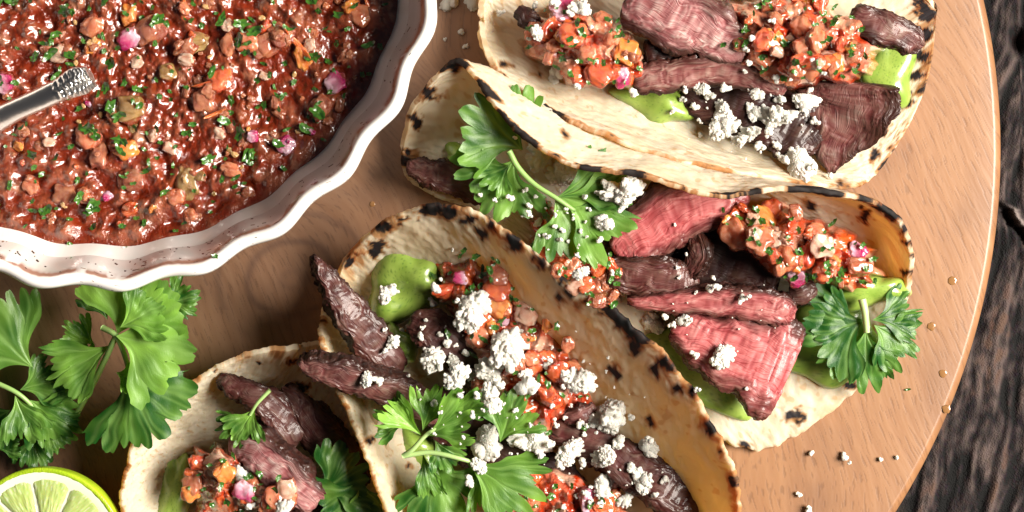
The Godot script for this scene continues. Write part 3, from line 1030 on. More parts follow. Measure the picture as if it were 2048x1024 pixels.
# A heap of salsa: a lumpy wet mound with pieces in it. blobs rows: px, py, rx, ry, rot
func heap(label: String, px: float, py: float, rx: float, ry: float, rot: float, h0: float, hh: float, s: int, pieces: int, fresh := 1.0) -> Node3D:
	var root := thing("salsa_heap", label, "salsa", at(px, py, h0), "heaps of salsa in the tacos")
	var cd := cells(s, 1.0, FastNoiseLite.RETURN_DISTANCE)
	var cv := cells(s, 1.0, FastNoiseLite.RETURN_CELL_VALUE)
	var cd2 := cells(s + 1, 1.0, FastNoiseLite.RETURN_DISTANCE)
	var cv2 := cells(s + 1, 1.0, FastNoiseLite.RETURN_CELL_VALUE)
	var nb := noise(s + 2, 1.0, 3)
	var g := Geo.new()
	var nr := 64
	var na := 220
	for k in nr:
		var rho := (k + 1.0) / nr
		for i in na:
			var a := TAU * i / na
			var wob := 1.0 + 0.30 * nb.get_noise_2d(cos(a) * 1.5, sin(a) * 1.5)
			var x := cos(a) * rx * rho * wob
			var z := sin(a) * ry * rho * wob
			var X := x * cos(rot) - z * sin(rot)
			var Z := x * sin(rot) + z * cos(rot)
			var mx := X / 7.0
			var mz := Z / 7.0
			var wx := mx + 0.9 * nb.get_noise_2d(mx * 0.35, mz * 0.35)
			var wz := mz + 0.9 * nb.get_noise_2d(mx * 0.35 + 50.0, mz * 0.35)
			var d1 := clampf(cd.get_noise_2d(wx * 0.19, wz * 0.19) + 1.0, 0.0, 1.0)
			var v1 := cv.get_noise_2d(wx * 0.19, wz * 0.19)
			var d2 := clampf(cd2.get_noise_2d(wx * 0.55, wz * 0.55) + 1.0, 0.0, 1.0)
			var v2 := cv2.get_noise_2d(wx * 0.55, wz * 0.55)
			var dome := pow(maxf(0.0, 1.0 - pow(rho, 2.4)), 0.5)
			var h := h0 + hh * dome * (1.0 + 0.5 * nb.get_noise_2d(mx * 0.1, mz * 0.1)) + ((1.0 - d1 * d1) * (1.5 + 1.1 * v1) + (1.0 - d2 * d2) * 0.5) * (1.0 - 0.6 * rho)
			h -= 5.0 * ss(0.9, 1.0, rho)
			var tone := salsa_tone(v1 * 0.5 + 0.5, fresh).lerp(salsa_tone(v2 * 0.5 + 0.5, fresh), 0.3)
			tone = tone.lerp(lin(0.30, 0.05, 0.02), 0.45 * ss(0.5, 1.0, d1))
			g.put(at(px + X, py + Z, h), tone)
	var mid := g.put(at(px, py, h0 + hh), lin(0.5, 0.12, 0.05))
	g.fan(mid, 0, na)
	g.quads(0, nr, na, false, true)
	lay_geo(g)
	part("salsa_pulp", g, M.salsa, root, true)
	rng.seed = s * 3 + 1
	var kinds := ["tomato", "tomato", "tomato", "orange", "flesh", "flesh", "flesh", "stewed", "stewed", "tomato", "flesh", "orange", "onion", "magenta"]
	for k in int(pieces * 0.36):
		var a := rng.randf() * TAU
		var r := sqrt(rng.randf()) * 0.92
		var x := cos(a) * rx * r
		var z := sin(a) * ry * r
		var qx := px + x * cos(rot) - z * sin(rot)
		var qy := py + x * sin(rot) + z * cos(rot)
		put_chunk(root, kinds[rng.randi() % kinds.size()], qx, qy, rng.randf_range(24.0, 62.0) * (0.55 if k > pieces * 0.3 else 1.0), rng.randf_range(0.45, 0.72))
	for k in int(pieces * 0.6):
		var a := rng.randf() * TAU
		var r := sqrt(rng.randf()) * 0.98
		var x := cos(a) * rx * r
		var z := sin(a) * ry * r
		put_chunk(root, "fleck", px + x * cos(rot) - z * sin(rot), py + x * sin(rot) + z * cos(rot), rng.randf_range(9.0, 22.0), 0.05)
	return root

func build_fillings() -> void:
	# top taco
	guac("bright guacamole under the steak in the middle of the top taco", 1310, 200, 90, 46, 0.2, 6, 6, 201)
	guac("guacamole at the scorched right end of the top taco", 1775, 150, 55, 95, 0.15, 3, 5, 203)
	# second taco
	guac("guacamole under the steak along the lower edge of second taco", 1400, 735, 130, 62, 0.75, 2, 5, 205)
	guac("flat guacamole beneath the herb sprig at the right of second taco", 1665, 690, 120, 85, 0.05, 2, 5, 207)
	guac("lumpy pale guacamole at the right tip of second taco", 1735, 585, 85, 36, -0.15, 8, 7, 209)
	guac("dab of guacamole behind the herbs at the left of second taco", 925, 315, 40, 30, 0.6, 4, 4, 211)
	# front taco
	guac("large smooth guacamole dollop at the upper end of front taco", 815, 565, 88, 78, -0.2, 8, 8, 213)
	guac("small guacamole dab between steak slices in the front taco", 800, 690, 30, 48, -0.4, 10, 6, 215)
	guac("guacamole beside the yellow flap at the middle of front taco", 1205, 790, 36, 70, -0.6, 8, 6, 217)
	guac("guacamole beside the yellow flap at the lower end of front taco", 1360, 935, 46, 80, -0.7, 8, 7, 219)
	guac("guacamole by the left flap of the front taco under herbs", 830, 905, 40, 60, -0.5, 8, 5, 221)
	# shaded taco
	guac("guacamole along the left wall of the shaded lower-left taco", 345, 985, 40, 90, 0.15, 5, 6, 223)

	# steak, top taco
	steak("dark steak under the crumbled cheese in the top taco", [1360, 185, 9, 40, 1480, 215, 9, 60, 1580, 250, 9, 66, 1640, 290, 8, 30], 6, 0.0, 301, 0.0, 0.75)
	steak("light brown steak slice along the lower side of top taco", [1265, 160, 17, 26, 1340, 150, 18, 34, 1430, 132, 18, 34, 1520, 152, 17, 30, 1570, 180, 15, 14], 8, 0.35, 305, 0.5, 0.1)
	steak("black crusted steak edge showing between the two pale slices", [1290, 112, 18, 26, 1370, 92, 17, 32, 1450, 110, 16, 24], 7, 0.3, 309, 0.0, 0.95)
	steak("mauve pink steak slice at the upper edge of the top taco", [1262, -20, 23, 60, 1340, 25, 24, 66, 1420, 62, 23, 58, 1490, 110, 20, 26], 9, 0.25, 313, 0.72, 0.0)
	steak("pointed dark red steak slice at the right of the top taco", [1662, 345, 6, 10, 1668, 300, 8, 40, 1690, 240, 10, 74, 1700, 195, 12, 96, 1702, 165, 13, 92], 6, -0.2, 317, 0.3, 0.32, 1.5)
	steak("charred steak tip beside the scorched rim of the top taco", [1700, 30, 18, 30, 1760, 55, 18, 34, 1815, 78, 16, 30, 1830, 92, 14, 14], 8, 0.1, 321, 0.25, 0.7)
	steak("small black crust piece on the bare left of top taco", [1036, 20, 16, 12, 1055, 36, 17, 20, 1072, 48, 16, 12], 5, 0.1, 325, 0.0, 0.95)
	# second taco
	steak("purplish dark steak end at the left tip of second taco", [815, 332, 11, 12, 850, 342, 12, 26, 900, 356, 12, 32, 985, 385, 10, 30], 7, 0.0, 331, 0.12, 0.45)
	steak("bright pink steak slice under the folded flap of second taco", [1230, 505, 12, 30, 1280, 470, 14, 62, 1350, 425, 15, 66, 1440, 395, 15, 50, 1490, 380, 13, 30], 9, 0.1, 335, 0.98, 0.0, 0.8)
	steak("dark steak slab lying deep in the middle of second taco", [1190, 500, 9, 40, 1300, 500, 9, 66, 1430, 520, 9, 72, 1560, 560, 9, 50], 6, 0.0, 339, 0.0, 0.85)
	steak("crinkled brown steak slice in the middle of second taco", [1210, 545, 14, 30, 1280, 548, 15, 44, 1350, 560, 15, 40, 1395, 555, 13, 18], 7, 0.2, 343, 0.2, 0.3, 1.8)
	steak("curled brown steak scrap by the dark hollow of second taco", [1392, 470, 14, 16, 1402, 500, 17, 24, 1394, 530, 16, 22, 1380, 556, 14, 10], 6, 0.5, 347, 0.25, 0.3, 1.6)
	steak("thin pink steak slice above the largest slice in second taco", [1255, 598, 13, 14, 1350, 600, 15, 24, 1450, 600, 16, 32, 1540, 612, 16, 36, 1590, 622, 15, 26], 7, 0.25, 351, 0.8, 0.1)
	steak("largest pink steak slice with torn end, on second taco", [1345, 655, 11, 34, 1410, 680, 13, 62, 1480, 705, 14, 86, 1545, 730, 14, 100, 1566, 738, 12, 96], 9, -0.12, 355, 0.95, 0.06, 1.2)
	steak("small purple steak bit between salsa and herb sprig", [1580, 590, 13, 14, 1606, 585, 14, 22, 1625, 570, 13, 14], 6, 0.2, 359, 0.1, 0.5)
	# front taco
	steak("glossy dark steak slice pointing up at the open end of front taco", [622, 512, 30, 4, 650, 556, 30, 20, 690, 615, 28, 34, 735, 672, 24, 38, 800, 740, 18, 30], 8, -0.35, 363, 0.12, 0.5, 1.5)
	steak("dark red steak slice sticking out over the left flap of front taco", [596, 718, 33, 7, 640, 730, 33, 24, 710, 752, 31, 31, 790, 780, 26, 33, 880, 825, 18, 28], 9, 0.3, 367, 0.3, 0.42, 1.5)
	steak("dark steak chunk under cheese in the middle of front taco", [820, 640, 17, 26, 870, 665, 18, 44, 930, 720, 16, 44, 980, 780, 12, 26], 8, 0.0, 371, 0.05, 0.55, 1.5)
	steak("dark steak slab below the herbs of the front taco", [860, 800, 12, 40, 940, 860, 12, 60, 1050, 930, 12, 60, 1150, 1010, 12, 50], 7, 0.0, 375, 0.0, 0.75)
	steak("ridged dark steak slice at the lower end of front taco", [1100, 860, 15, 22, 1190, 890, 17, 38, 1270, 940, 18, 44, 1350, 985, 17, 48, 1440, 1045, 13, 34], 9, -0.2, 379, 0.2, 0.45, 1.8)
	steak("small purple steak bit by the yellow flap of front taco", [1128, 835, 17, 14, 1160, 830, 18, 22, 1186, 815, 16, 14], 6, 0.2, 383, 0.4, 0.2)
	# shaded taco
	steak("purple steak slice leaning in the back of the shaded taco", [440, 760, 15, 14, 480, 780, 17, 24, 540, 815, 16, 36, 600, 880, 12, 34], 8, -0.3, 387, 0.15, 0.4)
	steak("dark brown steak slice against the right wall of shaded taco", [570, 770, 13, 14, 630, 850, 13, 42, 690, 920, 12, 44, 740, 990, 10, 24], 7, 0.1, 391, 0.08, 0.5)
	steak("mauve pink steak slice beside the salsa of shaded taco", [470, 885, 15, 26, 515, 895, 19, 42, 570, 945, 19, 50, 635, 1005, 15, 36], 10, 0.2, 395, 0.72, 0.0)
	steak("brown steak slice at the bottom edge of shaded taco", [520, 1010, 12, 40, 590, 1040, 12, 50, 680, 1080, 10, 30], 8, 0.0, 399, 0.5, 0.1)

	# salsa
	heap("salsa heap with orange tomato skin at left of top taco", 1175, 95, 130, 78, 0.35, 11, 13, 401, 62)
	heap("broad salsa heap at right of top taco beside charred steak", 1590, 75, 170, 92, 0.18, 14, 11, 411, 90)
	heap("salsa spoonful at right of second taco above the pink steak", 1600, 490, 175, 72, 0.38, 9, 13, 421, 84)
	heap("salsa at left of second taco half under the herb leaves", 1150, 512, 128, 62, 0.85, 7, 8, 431, 52)
	heap("red salsa at the upper end of front taco beside guacamole", 960, 582, 105, 80, 0.6, 10, 11, 441, 40, 0.75)
	heap("salsa under the big cheese clumps in the middle of front taco", 1045, 728, 190, 108, 0.75, 10, 11, 451, 84, 0.85)
	heap("salsa at the bottom edge of the front taco", 1100, 1000, 170, 62, 0.3, 12, 9, 461, 54)
	heap("salsa with magenta onion in the shaded lower-left taco", 445, 965, 78, 80, 0.0, 10, 11, 471, 34, 0.85)
	heap("orange salsa piece beside the pink steak of shaded taco", 545, 990, 50, 42, 0.0, 16, 6, 481, 10)

# ------------------------------------------------------------------ herbs
# One cilantro leaf: a wedge at the stalk that opens into three toothed lobes.
# dir: degrees in plan (0 = right, 90 = down), len in plan units, rise: mm at the tip, cup: mm the sides lift
func leaf(parent: Node3D, px: float, py: float, mm: float, dir: float, length: float, spread: float, rise: float, cup: float, s: int, tone := 0.5, depth := 0.4, droop := 0.0) -> void:
	var r := RandomNumberGenerator.new()
	r.seed = s
	var n := noise(s, 1.0, 2)
	var g := Geo.new()
	var np := 150
	var nr := 18
	var phm := deg_to_rad(spread * 1.12)
	var d := deg_to_rad(dir)
	# lobes and, on each, teeth: [place, reach, half-width]
	var lobes := []
	for q in [-0.70, 0.0, 0.70]:
		lobes.append([q + r.randf_range(-0.08, 0.08), (1.0 if q == 0.0 else 0.88) + r.randf_range(-0.08, 0.08), r.randf_range(0.36, 0.46)])
	var teeth := []
	for lb in lobes:
		for q in [-0.80, -0.28, 0.25, 0.78]:
			teeth.append([lb[0] + (q + r.randf_range(-0.1, 0.1)) * lb[2], lb[1] * (1.0 - 0.2 * absf(q) + r.randf_range(-0.07, 0.05)), r.randf_range(0.09, 0.13)])
	for k in nr + 1:
		var rho := float(k) / nr
		for i in np + 1:
			var f := -1.0 + 2.0 * i / np
			var big := 0.0
			for lb in lobes:
				big = maxf(big, lb[1] * pow(maxf(0.0, 1.0 - pow(absf(f - lb[0]) / lb[2], 2.0)), 0.6))
			var tip := 0.0
			var rib := 0.0
			for tt in teeth:
				var away: float = absf(f - tt[0]) / tt[2]
				tip = maxf(tip, tt[1] * pow(maxf(0.0, 1.0 - pow(away, 1.7) * 0.92), 0.5))
				rib = maxf(rib, exp(-pow((f - tt[0]) * rho / 0.022, 2.0)))
			var out := (1.0 - minf(0.6, depth * 1.12) + minf(0.6, depth * 1.12) * (0.65 * big + 0.35 * tip)) * lerpf(0.84, 1.0, tip) * (1.0 + 0.05 * n.get_noise_2d(f * 9.0, 3.0))
			var rr := rho * lerpf(1.0, out, ss(0.0, 0.8, rho))
			var ph := f * phm * lerpf(0.5, 1.0, ss(0.0, 0.75, rho)) + 0.14 * n.get_noise_2d(rho * 1.4, f * 1.2 + 30.0) * rho
			var x := cos(ph) * rr
			var z := sin(ph) * rr
			var vein := 0.0
			for lb in lobes:
				vein = maxf(vein, exp(-pow((f - lb[0]) * rho / 0.03, 2.0)))
			rib *= ss(0.3, 0.6, rho)
			var y := rise * rr + cup * f * f * rr - droop * rr * rr * rr + 2.0 * n.get_noise_2d(x * 1.3, z * 1.3) * rr + 0.5 * n.get_noise_2d(x * 4.0, z * 4.0 + 9.0) * rr - vein * 0.16 - rib * 0.06
			var X := x * cos(d) - z * sin(d)
			var Z := x * sin(d) + z * cos(d)
			var pale := clampf(tone + 0.55 * n.get_noise_2d(x * 1.5 + 9.0, z * 1.5), 0.0, 1.0)
			var col := lin(0.018, 0.095, 0.012).lerp(lin(0.27, 0.52, 0.075), pale * (0.55 + 0.45 * pale))
			col = col.lerp(lin(0.30, 0.52, 0.14), vein * 0.42 + rib * 0.26)
			g.put(at(px + X * length, py + Z * length, mm + y), col)
	g.quads(0, nr + 1, np + 1)
	lay_geo(g)
	part("leaf", g, M.leaf, parent, true)

func stem(parent: Node3D, l: Array, r0: float, r1: float, pale := 0.5) -> void:
	var spine := pts3(l)
	var g := loft(spine, [r0, r1], [r0 / 7.0, r1 / 7.0], 40, 12, 1.0)
	for k in g.c.size():
		g.c[k] = lin(0.12, 0.28, 0.04).lerp(lin(0.45, 0.55, 0.25), pale)
	part("stem", g, M.stem, parent)

func build_herbs() -> void:
	var o := thing("cilantro_sprig", "cilantro sprig with a pale stem across the left of second taco", "herb", at(1030, 330, 18))
	leaf(o, 1046, 300, 22, 222, 150, 62, 5, 2, 501, 0.28, 0.35)
	leaf(o, 1030, 318, 22, 120, 140, 60, -1, 2, 503, 0.5, 0.4)
	leaf(o, 1020, 330, 24, 150, 80, 58, -1, 1, 505, 0.42, 0.4)
	leaf(o, 1110, 398, 26, 62, 150, 50, -2, 3, 509, 0.5, 0.4)
	leaf(o, 1118, 392, 26, 18, 180, 48, 0, 2, 511, 0.55, 0.42)
	leaf(o, 1112, 396, 26, 340, 150, 30, 1, 2, 513, 0.32, 0.3)
	stem(o, [1018, 302, 27, 1036, 335, 27, 1068, 368, 27, 1112, 396, 27, 1150, 422, 26], 6, 4, 0.3)
	o = thing("cilantro_sprig", "dark glossy cilantro sprig hanging off the right end of second taco", "herb", at(1730, 640, 12))
	leaf(o, 1728, 640, 15, 160, 140, 62, -1, 2, 521, -0.08, 0.4)
	leaf(o, 1722, 650, 14, 195, 110, 40, 2, 1, 523, -0.1, 0.35)
	leaf(o, 1732, 660, 15, 92, 130, 50, -5, 3, 525, 0.2, 0.5)
	leaf(o, 1748, 650, 15, 35, 115, 50, -4, 3, 527, 0.2, 0.5)
	leaf(o, 1745, 640, 15, 350, 105, 42, -2, 1, 529, -0.05, 0.5)
	stem(o, [1724, 598, 17, 1730, 625, 17, 1734, 665, 16], 8, 6, 0.75)
	o = thing("cilantro_sprig", "curly bright cilantro sprig lying across the front taco", "herb", at(840, 890, 30))
	leaf(o, 845, 872, 33, 222, 105, 24, 4, 5, 541, 0.85, 0.3, -3)
	leaf(o, 815, 850, 31, 200, 78, 55, -2, 1, 543, 0.35, 0.5)
	leaf(o, 845, 862, 33, 288, 105, 34, 3, 2, 545, 0.55, 0.45)
	leaf(o, 850, 872, 33, 338, 115, 36, 5, 5, 547, 0.7, 0.4)
	leaf(o, 880, 850, 32, 318, 110, 30, 4, 2, 549, 0.4, 0.4)
	leaf(o, 870, 880, 32, 60, 80, 40, -2, 2, 551, 0.4, 0.35)
	leaf(o, 930, 922, 30, 30, 190, 34, 2, 2, 553, 0.55, 0.55)
	leaf(o, 950, 925, 30, 68, 120, 30, -2, 2, 555, 0.4, 0.55)
	leaf(o, 870, 920, 28, 72, 150, 56, -3, 2, 557, 0.35, 0.45)
	leaf(o, 845, 905, 29, 78, 100, 22, -2, 2, 559, 0.55, 0.25)
	stem(o, [806, 912, 33, 826, 898, 34, 850, 872, 34, 878, 850, 34, 900, 825, 34], 5, 3, 0.55)
	stem(o, [806, 912, 33, 860, 905, 33, 915, 916, 33, 950, 926, 31], 5, 4, 0.55)
	o = thing("cilantro_leaf", "single cilantro leaf among cheese clumps in the front taco", "herb", at(1010, 870, 24))
	leaf(o, 1000, 885, 25, 292, 115, 48, 2, 3, 571, 0.4, 0.45)
	o = thing("cilantro_leaf", "folded small cilantro leaf with a loop, top of shaded taco", "herb", at(480, 850, 22))
	leaf(o, 510, 815, 25, 118, 85, 42, -2, 3, 575, 0.55, 0.4)
	leaf(o, 500, 835, 24, 150, 75, 40, -3, 1, 577, 0.25, 0.4)
	stem(o, [540, 780, 26, 515, 806, 26, 500, 830, 25], 4, 3, 0.5)
	o = thing("cilantro_leaf", "dark cilantro leaf in the lower right of the shaded taco", "herb", at(690, 980, 18))
	leaf(o, 640, 985, 18, 330, 120, 60, 1, 2, 581, 0.1, 0.4)
	leaf(o, 715, 965, 19, 120, 110, 60, -1, 2, 583, 0.22, 0.35)
	leaf(o, 720, 960, 19, 75, 90, 35, -1, 2, 585, 0.4, 0.35)
	# the bunch at the lower left of the board
	o = thing("cilantro_bunch", "fresh light green cilantro bunch below the dish rim", "herb", at(230, 690, 8))
	leaf(o, 235, 668, 24, 292, 150, 62, 5, -2, 601, 0.95, 0.3)
	leaf(o, 232, 672, 26, 10, 170, 60, 0, 2, 603, 0.72, 0.3)
	leaf(o, 240, 655, 27, 330, 105, 50, 2, 2, 605, 0.62, 0.3)
	leaf(o, 248, 750, 22, 62, 168, 56, 1, -3, 607, 0.08, 0.26)
	leaf(o, 232, 745, 23, 20, 50, 50, 2, 2, 609, 0.85, 0.3)
	leaf(o, 222, 690, 20, 150, 150, 32, -4, 3, 611, 0.6, 0.35)
	leaf(o, 180, 765, 15, 190, 98, 44, -3, 3, 613, 0.35, 0.4)
	leaf(o, 190, 690, 12, 215, 78, 42, 1, 2, 615, 0.42, 0.35)
	leaf(o, 170, 745, 10, 240, 70, 50, 1, 2, 617, 0.3, 0.4)
	leaf(o, 215, 640, 9, 250, 80, 40, 1, 2, 619, 0.15, 0.4)
	leaf(o, 330, 610, 10, 340, 75, 50, 1, 1, 621, 0.2, 0.4)
	stem(o, [205, 655, 22, 232, 672, 24, 250, 712, 23, 262, 760, 22], 6, 5, 0.4)
	stem(o, [232, 672, 24, 180, 780, 12, 110, 900, 6], 6, 6, 0.3)
	o = thing("cilantro_sprig", "dark cilantro sprig in shadow just above the lime", "herb", at(70, 830, 6))
	leaf(o, 30, 790, 14, 70, 110, 40, 0, 2, 631, 0.55, 0.35)
	leaf(o, 60, 800, 13, 40, 110, 52, -1, 2, 633, 0.35, 0.4)
	leaf(o, 40, 780, 13, 340, 100, 46, -1, 2, 635, 0.28, 0.4)
	leaf(o, 90, 840, 10, 30, 80, 55, 0, 1, 637, 0.3, 0.4)
	leaf(o, 20, 820, 8, 150, 90, 60, 0, 1, 639, 0.12, 0.4)
	leaf(o, 60, 860, 6, 70, 90, 50, -1, 1, 641, 0.15, 0.4)
	leaf(o, -10, 900, 7, 330, 60, 50, 0, 1, 643, 0.2, 0.4)
	stem(o, [-20, 760, 14, 40, 790, 14, 90, 840, 10], 5, 4, 0.35)
	o = thing("cilantro_leaf", "single cilantro leaf cut by the left edge under the dish", "herb", at(10, 680, 12))
	leaf(o, 66, 735, 14, 222, 175, 50, 4, -2, 651, 0.55, 0.22)

# ------------------------------------------------------------------ cheese
var crumbs := []

# a crumb is a cluster of small curds: the outline of many spheres seen from the middle
func crumb_mesh(s: int, level: int, curds: int) -> ArrayMesh:
	var r := RandomNumberGenerator.new()
	r.seed = s * 17 + 3
	var c := []
	var flat := Vector3(r.randf_range(0.75, 1.0), r.randf_range(0.5, 0.7), r.randf_range(0.6, 0.95))
	# three or four lobes, each a crowd of fine curds
	var hubs := [Vector3.ZERO]
	for k in r.randi_range(2, 4):
		hubs.append(Vector3(r.randf_range(-1, 1), r.randf_range(-0.6, 0.6), r.randf_range(-1, 1)).normalized() * r.randf_range(0.35, 0.66) * flat)
	for h in hubs:
		c.append([h * 0.9, 0.27])
	for k in curds:
		var h: Vector3 = hubs[k % hubs.size()]
		var d := Vector3(r.randfn(), r.randfn(), r.randfn()).normalized()
		c.append([h + d * r.randf_range(0.24, 0.44) * flat, r.randf_range(0.035, 0.105)])
	# broken faces
	var cuts := []
	for k in 6:
		cuts.append([Vector3(r.randfn(), r.randfn() * 0.6, r.randfn()).normalized(), r.randf_range(0.42, 0.62)])
	var dat := ico(level)
	var n := noise(s, 9.0, 2)
	var g := Geo.new()
	for q in dat[0]:
		var p: Vector3 = q
		var far := 0.3
		for e in c:
			var m: Vector3 = e[0]
			var b := p.dot(m)
			if b <= 0.0:
				continue
			var disc: float = b * b - m.length_squared() + e[1] * e[1]
			if disc > 0.0:
				far = maxf(far, b + sqrt(disc))
		for e in cuts:
			var b := p.dot(e[0])
			if b > 0.05 and far * b > e[1]:
				far = lerpf(far, e[1] / b, 0.8)
		g.put(p * (far + 0.035 * n.get_noise_3dv(p) + r.randf_range(-0.012, 0.012)), Color.WHITE)
	var f: Array = dat[1]
	for k in range(0, f.size(), 3):
		g.tri(f[k], f[k + 1], f[k + 2])
	return g.mesh()

func crumb(px: float, py: float, size: float, label: String, group: String) -> void:
	var r := size * 0.5 / PX * 1.42
	var mm := top(px, py)
	var big := size > 30.0
	var v := rng.randi() % 5 if big else 5 + rng.randi() % 7
	var o := mesh_node("cheese_crumb", crumbs[v], M.cheese)
	var b := Basis.from_euler(Vector3(rng.randf_range(-0.5, 0.5), rng.randf() * TAU, rng.randf_range(-0.5, 0.5)))
	r *= 1.12 if big else 1.0
	var lift := 0.22 if big else 0.4
	o.transform = Transform3D(b.scaled_local(Vector3(r, r, r)), at(px, py, mm + lift * r * 1000.0))
	tag(o, label, "cheese", group)
	lay_disc(px, py, size * 0.42, mm + (lift + 0.5) * r * 1000.0)

func sprinkle(l: Array, label: String, group: String) -> void:
	for k in range(0, l.size(), 3):
		crumb(l[k], l[k + 1], l[k + 2], crumb_label(l[k], l[k + 1], l[k + 2]), crumb_label(l[k], l[k + 1], l[k + 2]).replace("crumb", "crumbs"))

const MARKS := [[1050, 25, "on the top taco's left salsa edge"], [1110, 150, "at the lower left of the top taco's salsa"], [1165, 60, "on the top taco's left salsa heap"], [1270, 190, "on the top taco's bright guacamole"], [1500, 80, "on the near edge of top taco's right salsa"], [1630, 120, "in the middle of top taco's right salsa"], [1370, 190, "at the left end of top taco's cheese pile"], [1440, 260, "low in the left of top taco's cheese pile"], [1480, 190, "at the top of top taco's cheese pile"], [1550, 230, "right of centre in top taco's cheese pile"], [1590, 320, "round the largest clump of top taco's pile"], [1690, 240, "on the pointed dark slice of top taco"], [1510, 290, "along the lower side of top taco's cheese pile"],
	[980, 400, "on the lower left herb leaf of second taco"], [1060, 420, "just below the herb stem of second taco"], [1040, 280, "on the dark upper herb leaf of second taco"], [1120, 470, "on the salsa below second taco's herbs"], [1190, 400, "on the large right herb leaf of second taco"], [1210, 480, "at the lower tip of second taco's herb leaf"], [1160, 545, "where second taco's salsa meets front taco's rim"], [1360, 520, "on the crinkled brown steak of second taco"], [1425, 575, "on the thin pink slice of second taco"], [1340, 640, "at the left end of second taco's largest slice"], [1490, 760, "at the torn end of second taco's largest slice"],
	[770, 600, "on front taco's smooth guacamole"], [880, 570, "between guacamole and red salsa of front taco"], [940, 620, "round the wide clump of front taco"], [850, 700, "on front taco's dark steak chunk"], [920, 700, "left of the tallest clump of front taco"], [1010, 700, "round the tallest clump of front taco"], [1080, 740, "right of the tallest clump of front taco"], [860, 800, "on front taco's curly herb sprig"], [960, 790, "above the single leaf of front taco"], [1040, 800, "on the single leaf of front taco"], [1120, 830, "in the middle right of front taco's filling"], [1160, 760, "by the guacamole of front taco's yellow flap"], [1220, 840, "round the largest right clump of front taco"], [970, 880, "round the broad clump of front taco"], [1080, 880, "between the lower clumps of front taco"], [950, 950, "on the lower herb leaf of front taco"], [1150, 920, "on the upper part of front taco's ridged slice"], [1220, 960, "along the lower chain of clumps in front taco"], [1300, 970, "on the lower end of front taco's ridged slice"], [1120, 1000, "on the salsa at front taco's bottom edge"]]

func crumb_label(px: float, py: float, size: float) -> String:
	var best := 1e9
	var say := ""
	for q in MARKS:
		var d := Vector2(px - q[0], py - q[1]).length()
		if d < best:
			best = d
			say = q[2]
	return ("tiny" if size < 10.0 else ("small" if size < 17.0 else ("medium" if size < 27.0 else "chunky"))) + " cheese crumb " + say

func scatter(n: int, px: float, py: float, rx: float, ry: float, lo: float, hi: float, label: String, group: String) -> void:
	for k in n:
		var a := rng.randf() * TAU
		var r := sqrt(rng.randf())
		var x := px + cos(a) * r * rx
		var y := py + sin(a) * r * ry
		var size := lerpf(lo, hi, pow(rng.randf(), 2.0))
		crumb(x, y, size, crumb_label(x, y, size), crumb_label(x, y, size).replace("crumb", "crumbs"))

